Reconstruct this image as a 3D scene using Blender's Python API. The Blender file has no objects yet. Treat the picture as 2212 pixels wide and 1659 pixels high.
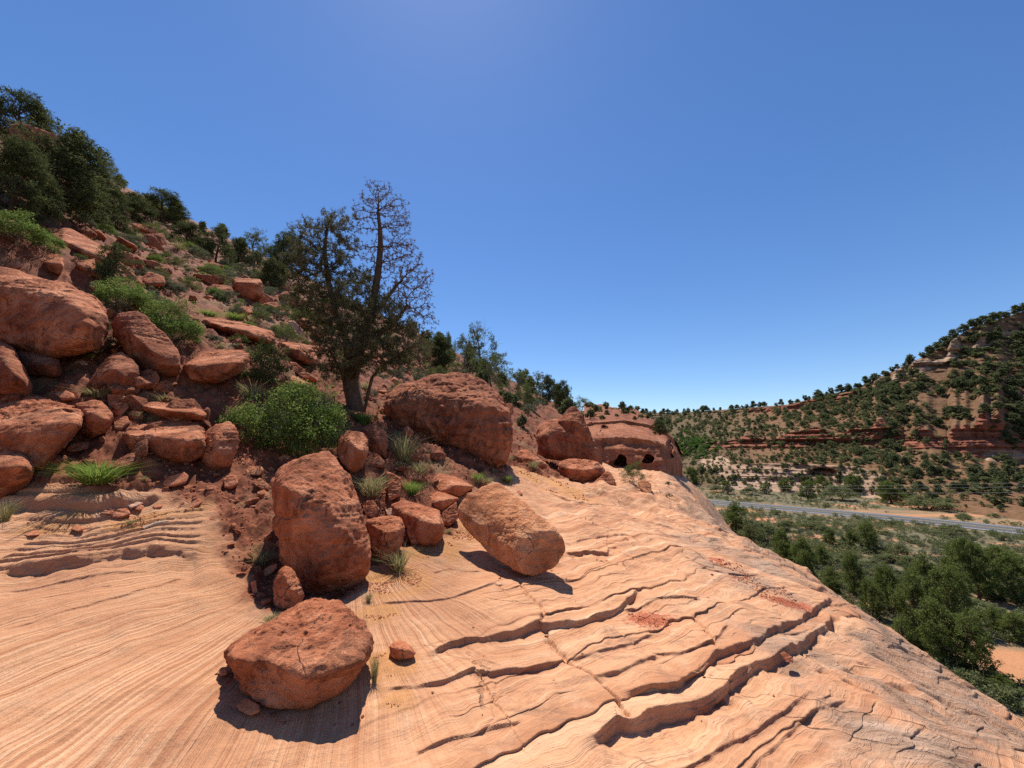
import bpy, bmesh, math, random
import numpy as np
from mathutils import Vector, Matrix

random.seed(7); rng = np.random.default_rng(7)
scene = bpy.context.scene
COL = scene.collection
rad = math.radians

# ------------------------------------------------------------------ camera
F, CU, CV, PITCH = 831.0, 1106.0, 829.5, rad(9.6)
cam_d = bpy.data.cameras.new('camera'); cam = bpy.data.objects.new('camera', cam_d); COL.objects.link(cam)
cam_d.sensor_width = 36.0; cam_d.lens = 36.0 * F / 2212.0
cam_d.clip_start = 0.05; cam_d.clip_end = 6000
cam.rotation_euler = (rad(90) + PITCH, 0, 0)
scene.camera = cam

# ------------------------------------------------------------------ light
SUN_AZ, SUN_EL = rad(-15), rad(65)
world = bpy.data.worlds.new('World'); scene.world = world; world.use_nodes = True
wn = world.node_tree.nodes; wl = world.node_tree.links
bg = wn['Background']
sky = wn.new('ShaderNodeTexSky'); sky.sky_type = 'NISHITA'; sky.sun_disc = False
sky.sun_elevation = SUN_EL; sky.sun_rotation = SUN_AZ
sky.altitude = 0; sky.air_density = 0.95; sky.dust_density = 0.10; sky.ozone_density = 3.0
hs = wn.new('ShaderNodeHueSaturation'); hs.inputs['Saturation'].default_value = 1.2; hs.inputs['Hue'].default_value = 0.506
wl.new(sky.outputs[0], hs.inputs['Color']); wl.new(hs.outputs[0], bg.inputs['Color'])
bg.inputs['Strength'].default_value = 0.107
sun_d = bpy.data.lights.new('sun', 'SUN'); sun_d.energy = 5.0; sun_d.angle = rad(0.53); sun_d.color = (1.0, 0.94, 0.84)
sun = bpy.data.objects.new('sun', sun_d); COL.objects.link(sun)
sv = Vector((math.sin(SUN_AZ) * math.cos(SUN_EL), math.cos(SUN_AZ) * math.cos(SUN_EL), math.sin(SUN_EL)))
sun.rotation_euler = sv.to_track_quat('Z', 'Y').to_euler()
sun.location = sv * 50
scene.view_settings.view_transform = 'Standard'; scene.view_settings.look = 'None'
scene.view_settings.exposure = 0.42; scene.view_settings.gamma = 1.0
scene.cycles.use_denoising = False; scene.cycles.max_bounces = 6; scene.cycles.transparent_max_bounces = 8

# ------------------------------------------------------------------ numeric helpers
sp, cp = math.sin(PITCH), math.cos(PITCH)
def ray(u, v):
    u = np.asarray(u, float); v = np.asarray(v, float)
    a = (u - CU) / F; b = (CV - v) / F
    return np.stack([a, cp - sp * b, sp + cp * b], -1)
def P(u, v, Y):                       # the point of the ray through a picture position at forward distance Y
    d = ray(u, v); return d * (np.asarray(Y, float) / d[..., 1])[..., None]

def _hash(ix, iy, iz, seed):
    with np.errstate(over='ignore'):
        n = (ix.astype(np.uint32) * np.uint32(374761393) + iy.astype(np.uint32) * np.uint32(668265263)
             + iz.astype(np.uint32) * np.uint32(2147483647) + np.uint32((seed * 144665 + 977) & 0xffffffff))
        n = (n ^ (n >> np.uint32(13))) * np.uint32(1274126177)
        n = (n ^ (n >> np.uint32(15))) * np.uint32(2246822519)
        n = n ^ (n >> np.uint32(16))
    return n.astype(np.float32) * np.float32(2.0 / 4294967295.0) - np.float32(1)
def vnoise(p, seed=0):                # value noise in [-1,1], p (...,2) or (...,3)
    p = np.asarray(p, np.float32)
    f = np.floor(p); t = p - f; i = f.astype(np.int64)
    t = t * t * t * (t * (t * 6 - 15) + 10)
    zero = np.zeros_like(i[..., 0])
    if p.shape[-1] == 2:
        c = [_hash(i[..., 0] + a, i[..., 1] + b, zero, seed) for b in (0, 1) for a in (0, 1)]
        x0 = c[0] + (c[1] - c[0]) * t[..., 0]; x1 = c[2] + (c[3] - c[2]) * t[..., 0]
        return x0 + (x1 - x0) * t[..., 1]
    c = [_hash(i[..., 0] + a, i[..., 1] + b, i[..., 2] + d, seed) for d in (0, 1) for b in (0, 1) for a in (0, 1)]
    r = []
    for k in (0, 4):
        x0 = c[k] + (c[k+1] - c[k]) * t[..., 0]; x1 = c[k+2] + (c[k+3] - c[k+2]) * t[..., 0]
        r.append(x0 + (x1 - x0) * t[..., 1])
    return r[0] + (r[1] - r[0]) * t[..., 2]
def fbm(p, octs=4, seed=0, gain=0.5, lac=2.03):
    p = np.asarray(p, np.float32); s = 0; a = 1.0; tot = 0
    for k in range(octs):
        s = s + a * vnoise(p * (lac ** k) + 13.7 * k, seed + k * 17); tot += a; a *= gain
    return s / tot * 1.6
def ridged(p, octs=3, seed=0):
    p = np.asarray(p, np.float32); s = 0; a = 1.0; tot = 0
    for k in range(octs):
        s = s + a * (1 - 2 * np.abs(vnoise(p * (2.03 ** k) + 5.1 * k, seed + 31 * k))); tot += a; a *= .5
    return s / tot
def sstep(a, b, x):
    t = np.clip((x - a) / (b - a), 0, 1); return t * t * (3 - 2 * t)

# ------------------------------------------------------------------ mesh helpers
def mesh_np(name, V, faces, mats=(), smooth=True, midx=None):
    """faces: one (n,k) array or a list of them"""
    if not isinstance(faces, (list, tuple)): faces = [faces]
    faces = [np.asarray(f, np.int32) for f in faces if len(f)]
    me = bpy.data.meshes.new(name)
    V = np.asarray(V, np.float32)
    me.vertices.add(len(V)); me.vertices.foreach_set('co', V.ravel())
    tot = np.concatenate([np.full(len(f), f.shape[1], np.int32) for f in faces])
    idx = np.concatenate([f.ravel() for f in faces])
    st = np.concatenate([[0], np.cumsum(tot)[:-1]]).astype(np.int32)
    me.loops.add(len(idx)); me.loops.foreach_set('vertex_index', idx)
    me.polygons.add(len(tot)); me.polygons.foreach_set('loop_start', st); me.polygons.foreach_set('loop_total', tot)
    me.polygons.foreach_set('use_smooth', np.full(len(tot), smooth, bool))
    for m in mats: me.materials.append(m)
    if midx is not None: me.polygons.foreach_set('material_index', np.asarray(midx, np.int32))
    me.update(calc_edges=True)
    return me
def attr(me, name, vals):
    a = me.attributes.new(name, 'FLOAT', 'POINT'); a.data.foreach_set('value', np.asarray(vals, np.float32))
def link(name, me, loc=(0, 0, 0), parent=None):
    o = bpy.data.objects.new(name, me); COL.objects.link(o); o.location = loc
    if parent: o.parent = parent
    return o
def tag(o, label=None, cat=None, group=None, kind=None):
    if label: o['label'] = label
    if cat: o['category'] = cat
    if group: o['group'] = group
    if kind: o['kind'] = kind
    return o
def empty(name, loc=(0, 0, 0)):
    o = bpy.data.objects.new(name, None); COL.objects.link(o); o.location = loc; o.empty_display_size = .2; return o

# ------------------------------------------------------------------ node helpers
class NT:
    def __init__(s, name):
        s.m = bpy.data.materials.new(name); s.m.use_nodes = True
        s.t = s.m.node_tree; s.n = s.t.nodes; s.l = s.t.links
        s.bsdf = s.n['Principled BSDF']; s.out = s.n['Material Output']
        s.bsdf.inputs['Specular IOR Level'].default_value = 0.2
        s.bsdf.inputs['Roughness'].default_value = 0.9
    def node(s, ty, **kw):
        n = s.n.new(ty)
        for k, v in kw.items(): setattr(n, k, v)
        return n
    def set(s, sock, v):
        if isinstance(v, bpy.types.NodeSocket): s.l.new(v, sock)
        elif isinstance(v, (tuple, list)) and len(v) == 3 and sock.type == 'RGBA': sock.default_value = (*v, 1)
        else: sock.default_value = v
    def noise(s, vec, scale, detail=5, rough=.6, dist=0.0, dim='3D'):
        n = s.node('ShaderNodeTexNoise', noise_dimensions=dim)
        if dim == '1D': s.set(n.inputs['W'], vec)
        else: s.set(n.inputs['Vector'], vec)
        for k, v in (('Scale', scale), ('Detail', detail), ('Roughness', rough), ('Distortion', dist)): n.inputs[k].default_value = v
        return n.outputs['Fac']
    def voro(s, vec, scale, feat='F1', rnd=1.0):
        n = s.node('ShaderNodeTexVoronoi', feature=feat); s.set(n.inputs['Vector'], vec)
        n.inputs['Scale'].default_value = scale; n.inputs['Randomness'].default_value = rnd
        return n.outputs['Distance']
    def ramp(s, fac, stops):
        n = s.node('ShaderNodeValToRGB'); s.set(n.inputs[0], fac); e = n.color_ramp.elements
        while len(e) < len(stops): e.new(0.5)
        for k, (p, c) in enumerate(stops):
            e[k].position = p; e[k].color = (*c, 1) if len(c) == 3 else c
        return n.outputs[0]
    def fr(s, fac, a, b):               # float remap 0..1, clamped, smooth
        n = s.node('ShaderNodeMapRange', interpolation_type='SMOOTHSTEP'); s.set(n.inputs[0], fac)
        n.inputs[1].default_value = a; n.inputs[2].default_value = b; return n.outputs[0]
    def mix(s, fac, a, b, mode='MIX'):
        n = s.node('ShaderNodeMix', data_type='RGBA', blend_type=mode); s.set(n.inputs[0], fac); s.set(n.inputs[6], a); s.set(n.inputs[7], b); return n.outputs[2]
    def math(s, op, a, b=0.0, c=0.0):
        n = s.node('ShaderNodeMath', operation=op); s.set(n.inputs[0], a); s.set(n.inputs[1], b); s.set(n.inputs[2], c); return n.outputs[0]
    def attr(s, name):
        n = s.node('ShaderNodeAttribute', attribute_name=name); return n.outputs['Fac']
    def coord(s, which='Object'):
        return s.node('ShaderNodeTexCoord').outputs[which]
    def mapv(s, vec, scale=(1, 1, 1), rot=(0, 0, 0)):
        n = s.node('ShaderNodeMapping'); s.set(n.inputs[0], vec); n.inputs['Scale'].default_value = scale; n.inputs['Rotation'].default_value = rot; return n.outputs[0]
    def bump(s, h, strength, dist, prev=None):
        n = s.node('ShaderNodeBump'); s.set(n.inputs['Height'], h); s.set(n.inputs['Strength'], strength); n.inputs['Distance'].default_value = dist
        if prev is not None: s.l.new(prev, n.inputs['Normal'])
        return n.outputs[0]
    def done(s, col, normal=None, rough=.9):
        s.set(s.bsdf.inputs['Base Color'], col); s.set(s.bsdf.inputs['Roughness'], rough)
        if normal is not None: s.l.new(normal, s.bsdf.inputs['Normal'])
        return s.m

def boulder_mat(name, c_dark, c_mid, c_light, lichen=.5, varnish=.5, pit=1.0, scale=1.0):
    t = NT(name); co = t.coord('Object')
    n1 = t.noise(co, 1.6 * scale, 6, .62, .4); n2 = t.noise(co, 7 * scale, 8, .7); n3 = t.noise(co, 38 * scale, 6, .75)
    col = t.ramp(n1, [(.36, c_dark), (.5, c_mid), (.64, c_light)])
    col = t.mix(t.fr(n2, .35, .75), col, t.mix(.5, col, c_light))
    col = t.mix(t.math('MULTIPLY', t.fr(n3, .5, .72), .25), col, c_dark)
    v = t.fr(t.noise(co, 2.6 * scale, 9, .76, .9), .5, .62)
    col = t.mix(t.math('MULTIPLY', v, varnish), col, (c_dark[0] * .38, c_dark[1] * .42, c_dark[2] * .5))
    vo = t.voro(co, 30 * scale); spots = t.math('MULTIPLY', t.math('SUBTRACT', 1, t.fr(vo, .18, .3)), t.fr(t.noise(co, 4 * scale, 3), .5, .62))
    col = t.mix(t.math('MULTIPLY', spots, lichen), col, (.45, .33, .24))
    vo2 = t.voro(co, 21 * scale); dspots = t.math('MULTIPLY', t.math('SUBTRACT', 1, t.fr(vo2, .16, .28)), t.fr(t.noise(t.mapv(co, (1, 1, 1), (1, 2, 0)), 3.1 * scale, 3), .52, .64))
    col = t.mix(t.math('MULTIPLY', dspots, .7 * lichen), col, (.05, .025, .015))
    wv = t.node('ShaderNodeVectorMath', operation='ADD'); t.l.new(co, wv.inputs[0]); nv = t.node('ShaderNodeTexNoise'); t.set(nv.inputs['Vector'], co); nv.inputs['Scale'].default_value = 3 * scale; nv.inputs['Detail'].default_value = 4
    sc2 = t.node('ShaderNodeVectorMath', operation='SCALE'); t.l.new(nv.outputs['Color'], sc2.inputs[0]); sc2.inputs['Scale'].default_value = .22 / scale; t.l.new(sc2.outputs[0], wv.inputs[1])
    ck = t.math('MULTIPLY', t.math('SUBTRACT', 1, t.fr(t.voro(wv.outputs[0], 2.1 * scale, 'DISTANCE_TO_EDGE'), .002, .012)), t.fr(t.noise(co, 1.3 * scale, 2), .56, .64))
    col = t.mix(t.math('MULTIPLY', ck, .75), col, (.06, .02, .012))
    b = t.bump(t.noise(co, 8 * scale, 7, .68), .9, .11 * pit / scale)
    b = t.bump(n3, .6, .016 * pit / scale, b); b = t.bump(t.math('SUBTRACT', 1, ck), .8, .03 / scale, b)
    b = t.bump(t.fr(t.voro(co, 16 * scale), .0, .35), .35 * pit, .03 / scale, b)
    return t.done(col, b, .92)

M = {}
M['boulder_red'] = boulder_mat('red_sandstone', (.22, .058, .025), (.45, .14, .06), (.70, .29, .15), .55, .65)
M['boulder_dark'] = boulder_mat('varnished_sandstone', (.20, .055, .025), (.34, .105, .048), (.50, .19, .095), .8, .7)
M['boulder_tan'] = boulder_mat('tan_sandstone', (.36, .115, .046), (.57, .22, .092), (.76, .37, .19), .3, .45)
M['stone'] = boulder_mat('loose_stone', (.32, .09, .038), (.47, .15, .068), (.58, .25, .13), .2, .3, .6, 3.0)
M['stone_pale'] = boulder_mat('pale_stone', (.42, .2, .12), (.55, .29, .19), (.66, .4, .28), .2, .2, .6, 3.0)

def leaf_mat(name, c1, c2, trans=.35, c3=None):
    t = NT(name)
    g = t.node('ShaderNodeNewGeometry').outputs['Random Per Island']
    st = [(0, c1), (1, c2)] if c3 is None else [(0, c1), (.7, c2), (1, c3)]
    col = t.ramp(g, st)
    d = t.node('ShaderNodeBsdfDiffuse'); tr = t.node('ShaderNodeBsdfTranslucent'); mx = t.node('ShaderNodeMixShader')
    t.set(d.inputs[0], col); t.set(tr.inputs[0], col); mx.inputs[0].default_value = trans
    t.l.new(d.outputs[0], mx.inputs[1]); t.l.new(tr.outputs[0], mx.inputs[2]); t.l.new(mx.outputs[0], t.out.inputs[0])
    return t.m
M['juniper'] = leaf_mat('juniper_sprays', (.055, .072, .030), (.125, .142, .055), .35)
M['valley_juniper'] = leaf_mat('valley_juniper_sprays', (.085, .12, .034), (.205, .235, .07), .42)
M['juniper_far'] = leaf_mat('far_juniper_sprays', (.065, .085, .04), (.175, .19, .085), .38)
M['pinyon'] = leaf_mat('pinyon_needles', (.075, .078, .040), (.19, .18, .09), .35)
M['pinyon_dead'] = leaf_mat('dead_needles', (.105, .068, .045), (.22, .15, .10), .3)
M['lime'] = leaf_mat('bright_leaves', (.075, .125, .025), (.21, .27, .075), .5)
M['olive'] = leaf_mat('olive_leaves', (.075, .105, .03), (.16, .18, .065), .4)
M['sage'] = leaf_mat('sage_leaves', (.095, .11, .065), (.19, .20, .13), .3)
M['valley_green'] = leaf_mat('valley_leaves', (.11, .13, .055), (.24, .25, .115), .4)
M['cottonwood'] = leaf_mat('cottonwood_leaves', (.07, .14, .03), (.14, .23, .055), .4)
M['grass'] = leaf_mat('dry_grass', (.20, .19, .085), (.42, .35, .18), .35, (.16, .2, .06))
M['grass_green'] = leaf_mat('green_grass', (.11, .19, .03), (.26, .33, .08), .45)
def bark_mat(name, a, b):
    t = NT(name); co = t.coord('Object')
    n = t.noise(t.mapv(co, (14, 14, 3)), 1.5, 6, .7); col = t.ramp(n, [(.3, a), (.7, b)])
    return t.done(col, t.bump(n, .8, .02))
M['bark'] = bark_mat('bark', (.055, .032, .02), (.16, .10, .065))
M['bark_grey'] = bark_mat('grey_bark', (.14, .11, .085), (.3, .25, .2))

# ------------------------------------------------------------------ terrain function
VALLEY = -22.0
A20 = rad(20.0); AX, AY = math.sin(A20), math.cos(A20)
def st(x, y): return x * AY - y * AX, x * AX + y * AY      # s to the right across the canyon, t along it
def far_form(x, y):
    s, t = st(x, y)
    w = 1.0
    up = .545 * w * np.logaddexp(0, (-s - 2.6) / w)
    q = np.clip(s, 0, None)
    c_ = np.interp(t, [0, 5, 8, 11, 14, 18, 26, 34], [.088, .097, .112, .138, .19, .33, .30, .16]); q0 = 1.6 / (2 * c_)
    dn = np.where(q < q0, c_ * q * q, c_ * q0 ** 2 + 1.6 * (q - q0))
    z = -1.6 + up - dn
    return np.maximum(z, VALLEY - 4)
CTRL = []      # (u, v, 'y'|'z', value): heights or distances read off the photograph
for u, v, k, val in [
    (0,1659,'z',-1.45),(500,1659,'z',-1.55),(1000,1659,'z',-1.6),(1500,1659,'z',-1.74),
    (0,1400,'z',-1.28),(300,1400,'z',-1.35),(650,1540,'z',-1.54),(450,1220,'z',-1.22),(0,1230,'y',3.75),(250,1230,'z',-1.12),
    (800,1290,'z',-1.5),(1130,1240,'z',-1.55),(1300,1350,'z',-1.63),(980,1400,'z',-1.58),
    (0,1100,'y',4.7),(150,1100,'y',4.8),(300,1100,'y',5.0),(420,1100,'y',5.1),(100,1000,'y',5.5),(100,900,'y',6.0),(100,830,'y',6.6),(100,740,'y',7.4),(60,650,'y',8.6),
    (330,1000,'y',5.7),(330,900,'y',6.5),(350,800,'y',7.4),(400,740,'y',8.3),(450,1010,'y',6.1),
    (560,1200,'y',4.8),(620,970,'y',7.0),(700,1270,'y',4.55),(770,885,'y',10.6),(600,830,'y',9.2),(500,860,'y',7.6),
    (830,1150,'y',5.9),(930,1180,'y',5.7),(880,1000,'y',8.2),(960,1100,'y',7.2),(1050,990,'y',10.8),(1150,1050,'y',11.0),(1230,1040,'y',12.8),(1330,1035,'y',14.0),
    (1250,1110,'y',8.6),(1400,1100,'y',11.4),(700,1080,'y',5.9)]:
    d = ray(u, v)
    Y = val if k == 'y' else val / d[2] * d[1]
    CTRL.append(tuple(d * (Y / d[1])))
for s in (2.2, 4.0, 6.0, 9.0, 13.0):
    for t in (-3.0, 0.0, 3.0, 7.0, 11.0, 16.0, 21.0):
        x, y = s * AY + t * AX, -s * AX + t * AY; CTRL.append((x, y, float(far_form(np.array(x), np.array(y)))))
for s in (0.0, -3.0):
    CTRL.append((s * AY - 3 * AX, -s * AX - 3 * AY, -1.6))
CTRL.append((-6.0, 0.5, -1.0)); CTRL.append((-9.0, 1.0, 0.2))
for s in (-22, -18, -14.5, -11.5, -8.5, -5.5, -2.5, 0):
    for t in (-2.0, 4.0, 9.0, 13.5, 18.0, 22.0):
        x, y = s * AY + t * AX, -s * AX + t * AY
        if math.hypot(x, y) > 12.5 and y > -6: CTRL.append((x, y, float(far_form(np.array(x), np.array(y)))))
CTRL = np.array(CTRL)
def _tps(C, lam=.02):
    n = len(C); d2 = ((C[:, None, :2] - C[None, :, :2]) ** 2).sum(-1)
    K = .5 * d2 * np.log(d2 + 1e-9) + lam * np.eye(n)
    Q = np.hstack([np.ones((n, 1)), C[:, :2]])
    Amat = np.vstack([np.hstack([K, Q]), np.hstack([Q.T, np.zeros((3, 3))])])
    return np.linalg.solve(Amat, np.concatenate([C[:, 2], np.zeros(3)]))
TW = _tps(CTRL)
def near_form(x, y):
    z = TW[-3] + TW[-2] * x + TW[-1] * y
    for k in range(len(CTRL)):
        d2 = (x - CTRL[k, 0]) ** 2 + (y - CTRL[k, 1]) ** 2
        z = z + TW[k] * .5 * d2 * np.log(d2 + 1e-9)
    return z
def TB(x, y):                          # smooth base ground height
    x = np.asarray(x, float); y = np.asarray(y, float)
    r = np.hypot(x, y); w = sstep(13, 20, r); out = far_form(x, y)
    m = w < 1
    if np.ndim(x) == 0: return float(out * w + near_form(x, y) * (1 - w)) if m else float(out)
    if m.any(): out = np.where(m, 0, out) if False else out.copy(); out[m] = out[m] * w[m] + near_form(x[m], y[m]) * (1 - w[m])
    return out
RR = np.exp(np.linspace(math.log(1.2), math.log(420), 1500))
def hit(u, v, lift=0.0):               # where the ray through a picture position meets the base ground
    d = ray(u, v); d = d / math.hypot(d[0], d[1])
    z = TB(d[0] * RR, d[1] * RR) + lift; f = d[2] * RR - z
    k = np.argmax(f < 0)
    if f[k] >= 0: return None
    if k == 0: return d * RR[0]
    a = f[k-1] / (f[k-1] - f[k]); r = RR[k-1] + a * (RR[k] - RR[k-1])
    return d * r
def hitv(u, v):                        # valley floor
    d = ray(u, v); return d * (VALLEY / d[2])

# ------------------------------------------------------------------ ledges, cracks, masks (picture tracings laid on the ground)
Z1 = lambda p: (p[0] * .32, 88.5 + p[1] * .32)
Z2 = lambda p: (p[0] * .32, 531 + p[1] * .32)
Z3 = lambda p: (442 + p[0] * .32, 354 + p[1] * .32)
Z4 = lambda p: (442 + p[0] * .32, 796 + p[1] * .32)
Z5 = lambda p: (885 + p[0] * .32, 619 + p[1] * .32)
Z6 = lambda p: (1416 + p[0] * .3733, 619 + p[1] * .3733)
Z7 = lambda p: (p[0] * .4, 1062 + p[1] * .4)
Z8 = lambda p: (885 + p[0] * .6, 1062 + p[1] * .6)
ZA = lambda p: (p[0] * .24, 885 + p[1] * .24)
ZB = lambda p: (796 + p[0] * .28, 1017.5 + p[1] * .28)
ZC = lambda p: (1592.6 + p[0] * .28, 1106 + p[1] * .28)
ZD = lambda p: (1106 + p[0] * .2, 840.6 + p[1] * .2)
ZF = lambda p: (p[0], p[1])
def ground_line(Z, pts):
    out = []
    for p in pts:
        h = hit(*Z(p))
        if h is not None: out.append(h[:2])
    return np.array(out)
LEDGES = [  # polyline, height, run-out behind the foot
    (ZB, [(480,790),(620,752),(740,770),(880,782)], .025, .3),
    (ZB, [(60,1020),(400,995),(580,992),(800,935),(980,885),(1000,910),(1070,900)], .05, .35),
    (ZB, [(380,1410),(500,1392),(600,1330),(750,1290),(1000,1262),(1320,1182),(1360,1202),(1620,1150),(1880,1052),(1960,1000),(2030,960),(2080,870)], .13, .5),
    (ZB, [(60,1655),(350,1622),(520,1592),(830,1505),(850,1537),(1120,1482),(1270,1462),(1510,1422)], .085, .45),
    (ZB, [(1540,1424),(1700,1392),(1950,1302),(2210,1222)], .05, .3),
    (ZB, [(1700,1560),(1900,1532),(2080,1452),(2230,1385)], .09, .3),
    (ZB, [(1490,612),(1620,607),(1640,585),(1830,605),(1835,562),(1960,585)], .12, .4),
    (ZB, [(1560,510),(1620,500),(1800,482),(1980,482),(2150,560)], .07, .3),
    (ZB, [(1400,190),(1620,262),(1800,250),(2000,300)], .07, .4),
    (ZF, [(885,1605),(957,1578),(1053,1560),(1130,1545)], .05, .4),
    (ZF, [(1209,1616),(1269,1586),(1329,1544),(1359,1553),(1425,1520),(1461,1508),(1533,1484),(1600,1446),(1659,1412),(1725,1370),(1803,1328)], .17, .55),
    (ZF, [(1300,1500),(1345,1490),(1395,1478),(1455,1463),(1551,1409),(1605,1388),(1665,1352),(1725,1328),(1803,1304)], .12, .25),
    (ZF, [(1395,1400),(1461,1406),(1533,1391),(1569,1340)], .07, .25),
    (ZF, [(1425,1658),(1485,1628),(1551,1586),(1620,1556),(1700,1520),(1755,1480)], .05, .3),
    (ZF, [(1600,1659),(1660,1600),(1740,1540),(1830,1500)], .05, .35),
    (ZF, [(1250,1100),(1330,1110),(1420,1128),(1520,1150)], .06, .5),
    (ZF, [(1470,1195),(1540,1225),(1640,1240)], .06, .4),
    (ZF, [(1340,1310),(1430,1285),(1520,1290)], .05, .3),
    (ZA, [(0,1425),(500,1372),(900,1312),(1350,1272),(1700,1290),(1900,1292)], .15, .5),
    (ZA, [(150,855),(500,852),(900,850),(1150,822),(1500,772)], .15, .5),
    (ZA, [(100,985),(480,972),(700,945),(1000,915)], .07, .4),
    (ZA, [(300,1030),(600,1030),(880,995)], .03, .2),
    (ZF, [(0,1355),(90,1330),(180,1303),(260,1280),(348,1254),(400,1235)], .022, .5),
    (ZF, [(0,1290),(120,1270),(250,1250)], .010, .3),
    (ZF, [(0,1252),(150,1236),(330,1222)], .010, .3),
]
CRACKS = [
    (ZB, [(1350,1230),(1480,1370),(1540,1430),(1720,1550),(1820,1659)], .035),
    (ZB, [(1130,840),(1250,1020),(1330,1070),(1352,1200)], .03),
    (ZB, [(760,1365),(830,1500),(850,1535)], .015),
    (ZF, [(1300,1480),(1330,1507),(1360,1552)], .05),
    (ZF, [(1491,1320),(1520,1350),(1548,1400)], .04),
    (ZF, [(1075,1445),(1065,1545),(1045,1570)], .012),
    (ZB, [(1830,440),(1960,490),(2060,600)], .03),
    (ZB, [(1880,1170),(2000,1250),(2080,1300)], .015),
]
_a, _b = hit(1083, 1656)[:2], hit(1803, 1328)[:2]; BE = (_b - _a) / np.linalg.norm(_b - _a); BN = np.array([BE[1], -BE[0]])
STRATA = ground_line(ZA, [(-300, 1450), (0, 1425), (500, 1372), (900, 1312), (1350, 1272), (1700, 1290), (1900, 1292)])
SHELF = ground_line(ZA, [(-100, 850), (150, 855), (500, 852), (900, 850), (1150, 822), (1500, 772)])
def terrace(c, D, A, edge=.12, over=.15):
    """stepped profile: gentle tread, then a steep riser; also how far to slide points along the step to make the riser upright"""
    f = c / D; f = f - np.floor(f); e = 1 - edge; h = .5 * edge * D * (1 + over)
    z = A * np.where(f < e, f / e, 1 - sstep(0, 1, (f - e) / edge))
    sh = np.interp(f, [0, .35, .5, e, 1], [-h, 0, 0, h, -h])
    return z, sh
SOILLINE = ground_line(ZF, [(-300,1048),(0,1050),(60,1054),(250,1058),(370,1062),(425,1090),(448,1140),(475,1185),(510,1225),(545,1275),(560,1325),(640,1330),(770,1275),(800,1235),(835,1185),(900,1190),(985,1150),(1000,1075),(1060,1040),(1120,1012),(1200,1035),(1310,1030),(1345,1012),(1400,1000)])
def polydist(x, y, L, normals=False):
    """signed distance (positive on the right of the line), arclength fraction, clamped flag"""
    best = np.full(x.shape, 1e9); sd = np.zeros(x.shape); fr = np.zeros(x.shape); nx = np.zeros(x.shape); ny = np.zeros(x.shape)
    seg = np.hypot(*(L[1:] - L[:-1]).T); cum = np.concatenate([[0], np.cumsum(seg)]); tot = cum[-1]
    for k in range(len(L) - 1):
        ax, ay = L[k]; dx, dy = L[k+1] - L[k]; l2 = dx * dx + dy * dy + 1e-12
        t = np.clip(((x - ax) * dx + (y - ay) * dy) / l2, 0, 1)
        ex = x - ax - t * dx; ey = y - ay - t * dy; d = np.hypot(ex, ey); m = d < best
        cr = dx * (y - ay) - dy * (x - ax)
        best = np.where(m, d, best); sd = np.where(m, np.where(cr < 0, d, -d), sd); fr = np.where(m, (cum[k] + t * seg[k]) / tot, fr)
        if normals: nx = np.where(m, dy / seg[k], nx); ny = np.where(m, -dx / seg[k], ny)
    return (sd, fr, nx, ny) if normals else (sd, fr)
LL = [(ground_line(Z, pts), h, run) for Z, pts, h, run in LEDGES]
CC = [(ground_line(Z, pts), h) for Z, pts, h in CRACKS]
SANDS = [(120,1122,.4,.7),(300,1124,.4,.7),(420,1090,.4,.6),(1180,1045,1.1,1.),(1230,1065,1.0,.8),(850,1260,.45,1.),(820,1320,.3,.7),(930,1185,.5,.9),(1010,1140,.35,.8),(1000,1160,.4,.7),(840,1430,.25,.9),(860,1500,.2,.6),(1300,1210,.4,.5),(1060,1420,.25,.5)]
REDS = [(1640,1260,.5,1.),(1690,1290,.45,.9),(1580,1215,.5,.9),(1400,1330,.35,.8),(1500,1160,.4,.5),(1330,1130,.5,.4)]
def blobs(x, y, lst):
    m = np.zeros(x.shape)
    for u, v, r, a in lst:
        h = hit(u, v)
        if h is None: continue
        m = np.maximum(m, a * np.exp(-((x - h[0]) ** 2 + (y - h[1]) ** 2) / (r * r)))
    return m

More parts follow.
